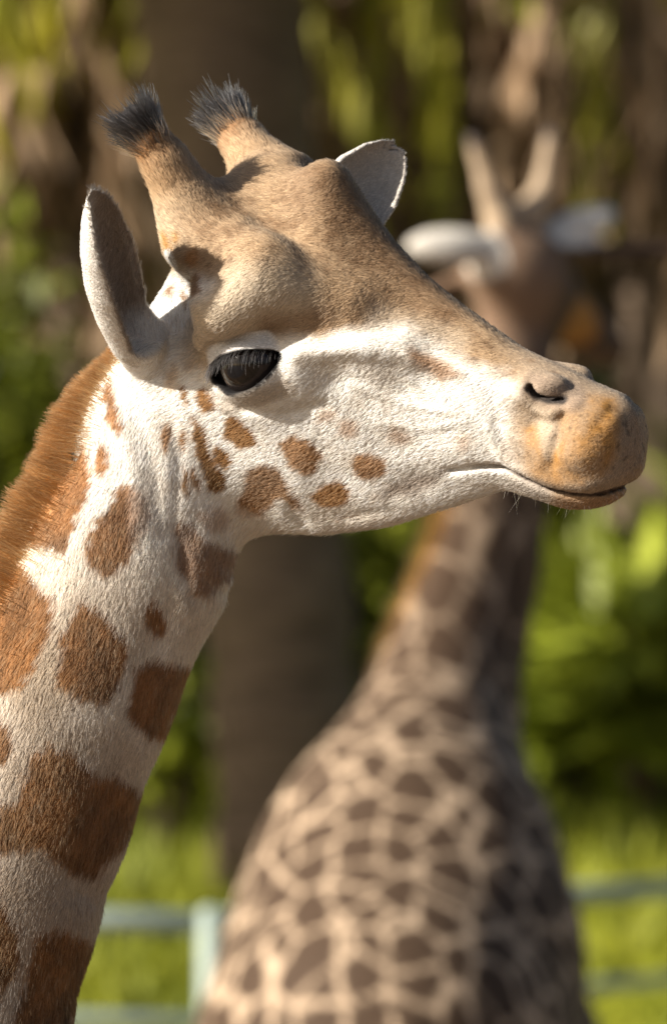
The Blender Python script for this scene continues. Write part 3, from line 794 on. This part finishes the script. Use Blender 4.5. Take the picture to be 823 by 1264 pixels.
def near_coat(P, N):
    """P relative to lens height. Fur colour and fur length (m)."""
    x = 411.5 + P[:, 0] * 1008; y = 632 - P[:, 2] * 1008
    nz = fnoise(P, 60, 3); nf = fnoise(P, 190, 7, 2); nb = fnoise(P, 14, 21, 2)
    hq = (P - HO) @ HM.T
    jx = x + 3.5 * nz + 1.6 * nf; jy = y + 3.5 * fnoise(P, 60, 13) + 1.6 * nf
    nd = neck_sdf(P.astype(F32)).astype(float)
    col = np.tile(WHITE, (len(P), 1))
    col = lerp(col, V(.66, .57, .47), .45 * sstep(-.2, .7, nz * .6 + nb * .6))
    # neck ground colour
    wn_ = sstep(40, -30, hq[:, 0] * 1000 + 190 - (y - 520) * .35)
    wn_ = sstep(560, 760, y + (210 - x) * .1)
    col = lerp(col, CREAM, wn_ * .75)
    col = lerp(col, V(.42, .31, .20), wn_ * .7 * sstep(-.3, .7, nb))
    col = lerp(col, V(.40, .30, .21), .8 * sstep(800, 1200, y))  # shade low on the neck put into the ground colour
    # forehead and brow
    t = poly_sd(jx, jy, TAN_ZONE)
    wt = sstep(12, -14, t)
    tan = np.tile(TAN, (len(P), 1))
    tan = lerp(tan, DTAN, .85 * sstep(-.1, .9, nz * .6 + nf * .5 + nb * .5 + .08))
    tan = lerp(tan, DTAN * .9, .7 * sstep(70, 0, poly_dist(x, y, [(395, 225), (450, 270), (545, 365)])) * sstep(440, 380, y))
    tan = lerp(tan, V(.64, .53, .39), .9 * sstep(66, 16, poly_dist(x, y, [(262, 405), (310, 372), (350, 372)])))
    tan = lerp(tan, V(.25, .15, .08), .65 * sstep(26, 4, poly_dist(x, y, [(335, 402), (400, 398)])))
    tan = lerp(tan, V(.55, .42, .28), .55 * sstep(60, 10, poly_dist(x, y, [(195, 260), (200, 320)])))
    tan = lerp(tan, V(.60, .50, .38), .6 * sstep(30, 5, poly_dist(x, y, [(470, 395), (560, 425)])))
    col = lerp(col, tan, wt)
    # muzzle
    wm = sstep(605, 660, x + 6 * nz - (y - 520) * .08) * sstep(-.0, .06, hq[:, 0])
    muz = np.tile(MUZ, (len(P), 1))
    muz = lerp(muz, DTAN * 1.2, .6 * sstep(.1, .8, nz + nb * .4) * sstep(520, 470, y))
    muz = lerp(muz, ORANGE, sstep(12, -8, poly_sd(jx, jy, ORANGE_ZONE)) * (.68 + .32 * np.clip(nb + nz, -1, 1)))
    muz = lerp(muz, V(.36, .27, .2), .8 * sstep(28, 10, poly_dist(x, y, [(655, 482), (700, 492)])))
    muz = lerp(muz, V(.56, .45, .33), .7 * sstep(14, 3, poly_dist(jx, jy, [(645, 505), (668, 520), (674, 560)])))
    muz = lerp(muz, V(.38, .26, .16), .8 * sstep(752, 775, x + (y - 540) * .1))
    muz = lerp(muz, V(.33, .18, .08), .75 * sstep(604, 618, y) * sstep(660, 700, x))
    muz = lerp(muz, V(.38, .34, .30), .7 * sstep(20, 5, poly_dist(x, y, [(632, 594), (665, 612)])))
    muz = lerp(muz, muz * .42, .8 * sstep(.45, .7, vnoise(P, 190, 91)) * sstep(680, 700, x) * sstep(500, 515, y))
    col = lerp(col, muz, wm)
    dn = poly_dist(hq[:, 0], hq[:, 2], NOSTRIL)
    col = lerp(col, V(.06, .05, .045), sstep(.0075, .003, dn) * (np.abs(hq[:, 1]) > .015))
    dmo = poly_dist(hq[:, 0], hq[:, 2], MOUTH_EXT)
    col = lerp(col, V(.07, .045, .035), .9 * sstep(.0045, .0022, dmo) * sstep(MOUTH[0][0] + .01, MOUTH[3][0], hq[:, 0]))  # shadow line between the lips painted into the fur
    # spots
    face = (x > 180)
    for pts, c, s, a in FACE_SPOTS:
        cx = np.mean([p[0] for p in pts]); cy = np.mean([p[1] for p in pts])
        m = (np.hypot(x - cx, y - cy) < 75) & (np.abs(hq[:, 1]) > .022)
        if m.any():
            w = a * sstep(s, -s, poly_sd(jx[m], jy[m], pts))
            col[m] = lerp(col[m], c * (1 + .25 * nb[m])[:, None], w)
    for i, pts in enumerate(NECK_SPOTS):
        w = sstep(5, -5, poly_sd(jx + 3 * nf, jy + 5 * nf, pts)) * (y > 455) * sstep(.03, .012, nd)
        c = np.tile(RUST, (len(P), 1)) * (1 + .3 * nb + .25 * nz - .35 * sstep(780, 1150, y))[:, None]  # patches coloured darker lower down, for the shade on the neck
        if i == 3: w = w * (1 - .6 * sstep(150, 190, x))
        if i == 12: w = w * .85
        c = lerp(c, V(.42, .28, .15), .45 * sstep(.25, .9, nf))
        col = lerp(col, c, w * .96)
    # dark lid margins, pale upper lid
    for sgn in (1,):
        qa = hq * V(1, 1, 1); qa[:, 1] = -np.abs(qa[:, 1])
        e = (qa - EYE_C) @ EYE_M.T
        r = np.linalg.norm(e, axis=1)
        xx = (e[:, 0] + .001) / .055
        up = .022 * (1 - np.abs(xx) ** 2.4); lo = -.026 * (1 - np.abs(xx) ** 2.2)
        k = np.maximum(e[:, 1] - up, lo - e[:, 1])
        near = (r < .075) & (e[:, 2] > -.01)
        lidw = sstep(.043, .036, e[:, 1]) * sstep(-.004, .004, e[:, 1] - up) * near * sstep(1.05, .85, np.abs(xx)) * sstep(.062, .055, r)
        col = lerp(col, V(.82, .79, .75), lidw)
        rim = sstep(.008, .003, np.where(e[:, 1] > -.003, k * 1.5, k * .9)) * near * (np.abs(xx) < 1.25)
        col = lerp(col, BLACK, np.clip(rim, 0, 1))
        col = lerp(col, V(.50, .43, .35), .8 * sstep(-.024, -.034, e[:, 1]) * sstep(-.056, -.046, e[:, 1]) * near * (np.abs(xx) < 1.1))
    # ears
    earw = np.zeros(len(P)); inner = np.zeros(len(P))
    for (b, tp, M), ein in zip(EARS, (.95, .42)):
        q = (P - b) @ M.T; L = np.linalg.norm(tp - b)
        s, w, d = ear_stations(L)
        m = (q[:, 0] > .02) & (np.hypot(q[:, 1], q[:, 2]) < .075) & (q[:, 0] < L * 1.03)
        nn = N @ M[1]
        w_in = m * sstep(.1, .5, nn) * ein
        earw = np.maximum(earw, m * sstep(.02, .06, q[:, 0])); inner = np.maximum(inner, w_in)
    ecol = np.tile(V(.88, .82, .74), (len(P), 1))
    ecol = lerp(ecol, V(.33, .265, .21), inner)
    col = lerp(col, ecol, earw)
    # horns
    ossw = np.zeros(len(P)); ossdir = np.zeros((len(P), 3))
    for a, b, c in OSS:
        d1 = capsule(P.astype(F32), a, c, .04, .03)
        ax = nrm(c - b); h = (P - c) @ ax
        m = sstep(.02, .0, d1) * sstep(-.11, -.07, h)
        ossw = np.maximum(ossw, m); ossdir += m[:, None] * ax
        oc = np.tile(V(.42, .28, .16), (len(P), 1))
        oc = lerp(oc, V(.26, .14, .065), sstep(-.06, -.02, h + .012 * nf))
        oc = lerp(oc, BLACK * 1.6, sstep(-.022, -.002, h + .01 * nf))
        col = lerp(col, oc, m)
    # fur length
    ln = np.full(len(P), .0080)
    ln = np.where(y > 560, .0080 + .0040 * wn_, ln)
    ln = ln * (1 - .5 * wm) * (1 - .25 * wt)
    ln = np.where(earw > .4, np.where(x > 330, .0026, .0045), ln); ln = np.where(inner > .3, np.where(x > 330, .003, .011), ln); ln = np.where(ossw > .5, .010, ln)
    eyez = (r < .062) & near
    ln = np.where(eyez, .0035, ln); ln = np.where(dn < .012, .002, ln)
    mdst = poly_dist(hq[:, 0], hq[:, 2], MOUTH_EXT)
    ln = np.where((mdst < .008), .003, ln)
    ln = np.where((k < .004) & near & (r < .06), 0, ln)
    # lay of the fur
    head_dir = -hf * 1.0 - hu * .35
    neck_dir = nrm(NECKW[4][0] - NECKW[1][0])
    wneck = sstep(-.02, .03, hq[:, 0] * -1 - .20 + (y - 500) * .0009)
    dr = lerp(np.tile(head_dir, (len(P), 1)), neck_dir, wneck)
    dr = lerp(dr, hu * .9 - hf * .5, .9 * sstep(330, 250, y) * sstep(330, 240, x))
    for b, tp, M in EARS:
        q = (P - b) @ M.T
        m = (q[:, 0] > .02) & (np.hypot(q[:, 1], q[:, 2]) < .075)
        rim = M[2] * np.sign(q[:, 2])[:, None] * .5
        dr = np.where(m[:, None], M[0] + rim, dr)
    dr = np.where((ossw > .4)[:, None], ossdir, dr)
    swirl = np.stack([fnoise(P, 22, 31, 2), fnoise(P, 22, 41, 2), fnoise(P, 22, 51, 2)], 1)
    clump = np.stack([vnoise(P, 160, 61), vnoise(P, 160, 71), vnoise(P, 160, 81)], 1)
    dr = dr + .22 * swirl + (.15 - .09 * wn_)[:, None] * clump
    return np.clip(col, .004, .95), ln, dr, nd

# ---------------------------------------------------------------- materials used by the animals
def new_mat(name):
    m = bpy.data.materials.new(name); m.use_nodes = True
    return m, m.node_tree, m.node_tree.nodes['Principled BSDF']
def coat_skin(name):
    m, nt, b = new_mat(name)
    a = nt.nodes.new('ShaderNodeAttribute'); a.attribute_name = 'coat'
    n = nt.nodes.new('ShaderNodeTexNoise'); n.inputs['Scale'].default_value = 260; n.inputs['Detail'].default_value = 4
    mx = nt.nodes.new('ShaderNodeMix'); mx.data_type = 'RGBA'; mx.blend_type = 'MULTIPLY'; mx.inputs[0].default_value = .5
    nt.links.new(a.outputs['Color'], mx.inputs[6]); nt.links.new(n.outputs['Fac'], mx.inputs[7])
    nt.links.new(mx.outputs[2], b.inputs['Base Color'])
    b.inputs['Roughness'].default_value = .75; b.inputs['Specular IOR Level'].default_value = .15
    bp = nt.nodes.new('ShaderNodeBump'); bp.inputs['Strength'].default_value = .3; bp.inputs['Distance'].default_value = .002
    nt.links.new(n.outputs['Fac'], bp.inputs['Height']); nt.links.new(bp.outputs[0], b.inputs['Normal'])
    return m
def hair_mat(name, rough=.35, radial=.6, soft=0):
    """fibre scattering; `soft` adds the even sheen of short fur lying on the skin below it"""
    m = bpy.data.materials.new(name); m.use_nodes = True; nt = m.node_tree
    nt.nodes.clear()
    out = nt.nodes.new('ShaderNodeOutputMaterial')
    h = nt.nodes.new('ShaderNodeBsdfHairPrincipled'); h.model = 'CHIANG'; h.parametrization = 'COLOR'
    h.inputs['Roughness'].default_value = rough; h.inputs['Radial Roughness'].default_value = radial
    h.inputs['Random Roughness'].default_value = .2
    a = nt.nodes.new('ShaderNodeAttribute'); a.attribute_name = 'coat'
    nt.links.new(a.outputs['Color'], h.inputs['Color'])
    if not soft:
        nt.links.new(h.outputs[0], out.inputs['Surface']); return m
    d = nt.nodes.new('ShaderNodeBsdfDiffuse'); an = nt.nodes.new('ShaderNodeAttribute'); an.attribute_name = 'lie'
    nt.links.new(a.outputs['Color'], d.inputs['Color']); nt.links.new(an.outputs['Vector'], d.inputs['Normal'])
    mx = nt.nodes.new('ShaderNodeMixShader'); mx.inputs[0].default_value = soft
    nt.links.new(h.outputs[0], mx.inputs[1]); nt.links.new(d.outputs[0], mx.inputs[2]); nt.links.new(mx.outputs[0], out.inputs['Surface'])
    return m
FUR = hair_mat('short_fur', .5, .7, .75)
MANE = hair_mat('mane_hair', .5, .7, .45)
SKIN = coat_skin('giraffe_skin'); HAIR = hair_mat('giraffe_hair'); DARKHAIR = hair_mat('dark_hair', .5, .6)

def hair_object(name, pts, cols, r0, r1, mat, parent, nor=None):
    """pts: (n, k, 3) world points; one strand per row"""
    n, k, _ = pts.shape
    c = bpy.data.hair_curves.new(name)
    c.add_curves([k] * n)
    c.position_data.foreach_set('vector', (pts - np.array(parent.location)).astype(np.float32).ravel())
    ra = c.attributes.get('radius') or c.attributes.new('radius', 'FLOAT', 'POINT')
    prof = np.linspace(0, 1, k)
    rad = (np.asarray(r0).reshape(-1, 1) * (1 - prof ** 1.5) + np.asarray(r1).reshape(-1, 1) * prof ** 1.5) * np.ones((n, 1))
    ra.data.foreach_set('value', rad.astype(np.float32).ravel())
    ca = c.attributes.new('coat', 'FLOAT_COLOR', 'CURVE')
    ca.data.foreach_set('color', np.concatenate([cols, np.ones((n, 1))], 1).astype(np.float32).ravel())
    if nor is not None:
        na = c.attributes.new('lie', 'FLOAT_VECTOR', 'CURVE'); na.data.foreach_set('vector', nor.astype(np.float32).ravel())
    c.materials.append(mat)
    o = bpy.data.objects.new(name, c); COL.objects.link(o); o.parent = parent
    o['kind'] = 'stuff'
    return o
def scatter(v, q, n, wt=None):
    a, b, c, d = (v[q[:, i]] for i in range(4))
    ar = .5 * np.linalg.norm(np.cross(c - a, d - b), axis=1)
    if wt is not None: ar = ar * wt
    f = rng.choice(len(q), n, p=ar / ar.sum())
    u = rng.random((n, 1)); w = rng.random((n, 1))
    return (a[f] * (1 - u) + b[f] * u) * (1 - w) + (d[f] * (1 - u) + c[f] * u) * w, f
def strands(root, nor, dr, ln, lift, k=4, curl=.25, jit=.12):
    n = len(root)
    t = dr - nor * np.sum(dr * nor, 1)[:, None]
    t = t / (np.linalg.norm(t, axis=1)[:, None] + 1e-9)
    t = t + jit * rng.normal(size=(n, 3))
    d0 = t * np.cos(lift)[:, None] + nor * np.sin(lift)[:, None]
    d1 = d0 + (t - nor * .35) * curl
    d0 /= np.linalg.norm(d0, axis=1)[:, None]; d1 /= np.linalg.norm(d1, axis=1)[:, None]
    out = [root]; p = root
    for i in range(1, k):
        f = (i - .5) / (k - 1)
        p = p + (d0 * (1 - f) + d1 * f) * (ln / (k - 1))[:, None]; out.append(p)
    return np.stack(out, 1)

# ---------------------------------------------------------------- near giraffe: build
UP = V(0, 0, H)
near = empty('giraffe', (-1.15, NECK_Y, 0))
tag(near, 'near giraffe in sharp focus, spotted head in profile facing right, tufted horns', 'giraffe')
nv, nq = mesh_sdf(near_sdf, (-.74, -.42, -.98), (.42, .42, .60), .0030)
nv = smooth_verts(nv, nq, 1, .4)
nn_ = vert_normals(nv, nq)
_coat = near_coat
def near_coat(P, N):
    c, l, d, k = _coat(P, N)
    w = sstep(-.70, -.76, P[:, 2])                     # below the throat patches the lattice of the shoulders begins
    return lerp(c, patch_coat(P, .17, 9, V(.42, .32, .22), RUST * .8, .13), w), l, d, k
ncol, _, _, _ = near_coat(nv, nn_)
body = raw_mesh('body', nv + UP, nq, SKIN, near, cols=ncol * .8)
# the rest of the animal below the picture: shoulders, barrel and legs, joined into the same body
def rest_sdf(P):
    P = P.astype(F32); d = neck_sdf(P) + .002
    d = smin(d, ellipsoid(P, V(-1.15, NECK_Y, -1.72), V(.80, .30, .46)), .2)
    d = smin(d, ellipsoid(P, V(-.80, NECK_Y, -1.55), V(.36, .27, .50)), .2)
    for sx in (-.62, .58):
        for sy in (-.17, .17):
            c = V(-1.2 + sx, NECK_Y + sy, -1.95); k = V(c[0] + .03, c[1], -2.7); f = V(k[0], k[1], -H + .10)
            d = smin(d, capsule(P, c, k, .16, .07), .1); d = smin(d, capsule(P, k, f, .068, .048), .04)
            d = smin(d, capsule(P, f, f + V(.01, 0, -.05), .052, .06), .03)
    t = V(-1.92, NECK_Y, -1.55); d = smin(d, capsule(P, t, t + V(-.1, 0, -.75), .035, .016), .05)
    return d
rv, rq = mesh_sdf(rest_sdf, (-2.25, -.55, -H - .02), (-.05, .75, -.95), .018)
rcol = patch_coat(rv, .17, 9, V(.42, .32, .22), RUST * .8, .13)
import bmesh
tmp = raw_mesh('body_lower', rv + UP, rq, SKIN, near, cols=rcol)
b1, b2 = body.data, tmp.data
V_ = np.concatenate([nv, rv]) + UP - np.array(near.location); Q_ = np.concatenate([nq, rq + len(nv)]); C_ = np.concatenate([ncol * .8, rcol])
bpy.data.objects.remove(tmp); bpy.data.objects.remove(body)
body = raw_mesh('body', V_, Q_, SKIN, None, cols=C_); body.parent = near

# fur
fc = nv[nq].mean(1); fnr = nn_[nq].mean(1)
vis = np.where(fnr[:, 1] < .25, 1.0, .2) * np.where((fc[:, 0] < -.47) & (fc[:, 2] > -.7), .3, 1) * np.where(fc[:, 2] < -.72, .45, 1)
vis = vis * np.where(fc[:, 2] > -.02, 1.25, 1.0)
NH = 370000
rp, rf = scatter(nv, nq, NH, vis)
rn = fnr[rf]; rn /= np.linalg.norm(rn, axis=1)[:, None]
hc, hln, hdr, hnd = near_coat(rp, rn)
keep = hln > .0005
rp, rn, hc, hln, hdr = rp[keep], rn[keep], hc[keep], hln[keep], hdr[keep]
hc = np.clip(hc * (1 + .20 * rng.normal(size=(len(hc), 1))), .004, .92)
st = strands(rp + UP, rn, hdr, hln * rng.uniform(.7, 1.25, len(rp)), np.radians(rng.uniform(5, 17, len(rp))))
lie = rn + .30 * (st[:, -1] - st[:, 0]) / hln[:, None] + .09 * rng.normal(size=rn.shape); lie /= np.linalg.norm(lie, axis=1)[:, None]
hair_object('coat_fur', st, hc, .00026, .00007, FUR, near, lie)

def nrmrows(a): return a / np.linalg.norm(a, axis=1)[:, None]
# mane along the crest of the neck
m = (nv[:, 1] > .05) & (nv[:, 1] < .16) & (nv[:, 0] < -.2) & (nn_[:, 0] < -.4)
zb = np.linspace(.25, -.95, 58); cx = []
for z in zb:
    k = m & (np.abs(nv[:, 2] - z) < .012); cx.append(nv[k, 0].min() if k.any() else np.nan)
cx = np.array(cx); ok = ~np.isnan(cx); cx = np.interp(-zb, -zb[ok], cx[ok])
for _ in range(4): cx[1:-1] = (cx[:-2] + 2 * cx[1:-1] + cx[2:]) / 4
n = 56000
s = rng.random(n) * 56; i0 = np.arange(58)
P0 = np.stack([np.interp(s, i0, cx), np.full(n, NECK_Y), np.interp(s, i0, zb)], 1)
tx = np.gradient(cx, zb); O0 = np.stack([-np.ones(n), np.zeros(n), np.interp(s, i0, tx)], 1); O0 /= np.linalg.norm(O0, axis=1)[:, None]
A0 = np.zeros(n)
lat = rng.normal(0, .020, n)
root_m = P0 - O0 * (.004 + .115 * (1 - np.sqrt(np.clip(1 - (lat / .085) ** 2, .1, 1))))[:, None] + V(0, 1, 0) * lat[:, None]
cl = np.stack([vnoise(root_m, 70, 5), vnoise(root_m, 70, 6), vnoise(root_m, 70, 7)], 1)
dm = O0 * 1.0 + V(-.1, 0, .05) + V(0, 1, 0) * (lat * 16)[:, None] + rng.normal(0, .13, (n, 3)) + .22 * cl
dm /= np.linalg.norm(dm, axis=1)[:, None]
lm = (.045 + .009 * vnoise(root_m, 60, 77)) * rng.uniform(.55, 1.1, n) * (.12 + .88 * sstep(0, 9, s))
k = 5
pm = [root_m + UP]
for j in range(1, k):
    pm.append(pm[-1] + (dm + V(-.05, 0, -.10) * (j / k)) * (lm / (k - 1))[:, None])
mc = lerp(np.tile(V(.27, .105, .028), (n, 1)), V(.55, .33, .15), (rng.random(n) ** 2.5))
mc = mc * (1 + .25 * vnoise(root_m, 60, 9))[:, None]
hair_object('mane', np.stack(pm, 1), np.clip(mc, .01, .9), .00036, .0001, MANE, near, nrmrows(V(-.45, -.8, .35) + .35 * rng.normal(size=(n, 3)) + .5 * cl))

# dark tufts on the horn tips
for (a, b, c), lean, nm in zip(OSS, (V(-.42, -.05, .02), V(-.18, 0, .30)), (0, 1)):
    n = 1700
    ax = nrm(c - b); u = rng.normal(size=(n, 3)); u /= np.linalg.norm(u, axis=1)[:, None]
    h = rng.uniform(-.034, .012, n)
    rad = u - ax * (u @ ax)[:, None]; rad /= np.linalg.norm(rad, axis=1)[:, None]
    rt = c + ax * h[:, None] + rad * (.0235 * np.sqrt(np.clip(1 - np.clip(h / .024, 0, 1) ** 2, 0.02, 1)))[:, None]
    dd = ax + rad * .42 + lean * .5 + rng.normal(0, .17, (n, 3)) + .45 * np.stack([vnoise(rt, 130, 4), vnoise(rt, 130, 5), vnoise(rt, 130, 6)], 1); dd /= np.linalg.norm(dd, axis=1)[:, None]
    ln = (rng.uniform(.014, .032, n) * (1 + .35 * vnoise(rt, 120, 3))) * (1 + .4 * (rng.random(n) < .04))
    pts = [rt + UP]
    for j in range(1, 5): pts.append(pts[-1] + (dd + (ax * .15 + lean * .15) * j / 4) * (ln / 4)[:, None])
    cc = np.where((h < -.022)[:, None] & (rng.random((n, 1)) < .6), V(.22, .12, .06), V(.007, .006, .0055) * rng.uniform(.6, 2.2, (n, 1)))
    cc = np.where(rng.random((n, 1)) < .05, V(.16, .15, .15), cc)
    hair_object('horn_tuft', np.stack(pts, 1), cc, .00048, .00012, DARKHAIR, near)

# eyes with lids' lashes
def eye_material():
    m, nt, b = new_mat('eye'); L = nt.links.new
    tc = nt.nodes.new('ShaderNodeTexCoord')
    sx = nt.nodes.new('ShaderNodeSeparateXYZ'); L(tc.outputs['Object'], sx.inputs[0])
    mp = nt.nodes.new('ShaderNodeMapping'); mp.inputs['Scale'].default_value = (1, 1.7, 0)
    ln = nt.nodes.new('ShaderNodeVectorMath'); ln.operation = 'LENGTH'
    L(tc.outputs['Object'], mp.inputs[0]); L(mp.outputs[0], ln.inputs[0])
    cr = nt.nodes.new('ShaderNodeValToRGB'); e = cr.color_ramp.elements
    e[0].position = .28; e[0].color = (.004, .004, .005, 1); e[1].position = .36; e[1].color = (.007, .0045, .003, 1)
    x = e.new(.66); x.color = (.005, .004, .003, 1); y = e.new(.74); y.color = (.015, .011, .010, 1)
    mr = nt.nodes.new('ShaderNodeMath'); mr.operation = 'DIVIDE'; mr.inputs[1].default_value = EYE_R
    L(ln.outputs['Value'], mr.inputs[0]); L(mr.outputs[0], cr.inputs[0]); L(cr.outputs[0], b.inputs['Base Color'])
    b.inputs['Roughness'].default_value = .035; b.inputs['Specular IOR Level'].default_value = .3
    return m
M_EYE = eye_material()
bm = bmesh.new(); bmesh.ops.create_uvsphere(bm, u_segments=48, v_segments=24, radius=EYE_R)
for vv in bm.verts:   # slight corneal bulge on the outer pole
    t = max(vv.co.z / EYE_R, 0); vv.co *= 1 + .05 * t ** 6
    
for f in bm.faces: f.smooth = True
eme = bpy.data.meshes.new('eye'); bm.to_mesh(eme); bm.free(); eme.materials.append(M_EYE)
for sg in (1, -1):
    ec = EYE_C * V(1, sg, 1); ax = [E1 * V(1, sg, 1), E2 * V(1, sg, 1), EN * V(1, sg, 1)]
    Wm = [HM.T @ a for a in ax]
    if sg < 0: Wm[0] = -Wm[0]
    o = bpy.data.objects.new('eye', eme); COL.objects.link(o); o.parent = near
    m = Matrix(np.array(Wm).T.tolist()).to_4x4(); m.translation = Vector(HO + HM.T @ ec + UP - np.array(near.location)); o.matrix_local = m
    # lashes
    n = 230
    x = rng.uniform(-1, 1, n); upper = rng.random(n) < .62
    up = .022 * (1 - np.abs(x) ** 2.4) + .001; lo = -.026 * (1 - np.abs(x) ** 2.2) - .002
    e2 = np.where(upper, up, lo) + rng.normal(0, .0012, n); e1 = x * .055 - .001
    e3 = np.sqrt(np.clip((EYE_R + .005) ** 2 - e1 ** 2 - e2 ** 2, 1e-5, 1))
    rt = np.stack([e1, e2, e3], 1)
    d = np.stack([x * .35 - .25 * np.where(upper, 1, .2), np.where(upper, .15, -.35) + rng.normal(0, .12, n), np.full(n, 1.0)], 1) + rng.normal(0, .1, (n, 3))
    d /= np.linalg.norm(d, axis=1)[:, None]
    L_ = np.where(upper, rng.uniform(.013, .028, n), rng.uniform(.004, .008, n))
    pts = [rt]
    for j in range(1, 6): pts.append(pts[-1] + (d + np.array([0, -1.0, -.1]) * (np.where(upper, .24, .0) * j)[:, None]) * (L_ / 5)[:, None])
    pts = np.stack(pts, 1) @ EYE_M + EYE_C; pts[..., 1] *= sg
    hair_object('eyelashes', pts @ HM + HO + UP, np.tile(V(.008, .007, .007), (n, 1)), .00036, .00010, DARKHAIR, near)

# whiskers on chin and lips
n = 34
wx = rng.uniform(618, 775, n); wy = np.interp(wx, [618, 650, 700, 740, 775], [606, 612, 624, 622, 606]) - rng.uniform(0, 8, n)
rt = np.array([at_L(a, b, -.03 + .02 * rng.random()) for a, b in zip(wx, wy)])
d = np.stack([rng.normal(-.1, .3, n) + (wx > 720) * .5, rng.normal(-.35, .3, n), -np.ones(n)], 1); d /= np.linalg.norm(d, axis=1)[:, None]
L_ = rng.uniform(.008, .022, n) + (rng.random(n) < .15) * .02
pts = [rt + UP]
for j in range(1, 5): pts.append(pts[-1] + (d + V(-.12, 0, 0) * j * .4) * (L_ / 4)[:, None])
hair_object('whiskers', np.stack(pts, 1), np.tile(V(.06, .045, .035), (n, 1)), .00014, .00004, HAIR, near)

# ---------------------------------------------------------------- far giraffe: object, mane, horn tufts
far = empty('giraffe', (fp(490, 1400)[0], FY, 0))
tag(far, 'blurred giraffe seen from behind, dark patched, standing beyond the near head', 'giraffe')
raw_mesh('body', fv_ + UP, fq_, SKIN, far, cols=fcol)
n = 6000
s = rng.random(n) * 5.0; i0 = np.arange(len(FAR_NECK)); cp = np.array([c[0] for c in FAR_NECK]); cr_ = np.array([c[1] for c in FAR_NECK])
P0 = np.stack([np.interp(s, i0, cp[:, k]) for k in range(3)], 1); A0 = np.interp(s, i0, cr_)
o = -FAX; rt = P0 - FAX * (A0 * 1.05)[:, None] + rng.normal(0, .012, (n, 3))
d = o + V(0, 0, .25) + rng.normal(0, .2, (n, 3)); d /= np.linalg.norm(d, axis=1)[:, None]
L_ = rng.uniform(.04, .08, n) * sstep(5.0, 4.2, s)
pts = [rt + UP]
for j in range(1, 4): pts.append(pts[-1] + d * (L_ / 3)[:, None])
hair_object('mane', np.stack(pts, 1), np.tile(V(.36, .16, .045), (n, 1)) * rng.uniform(.7, 1.2, (n, 1)), .0012, .0004, HAIR, far)
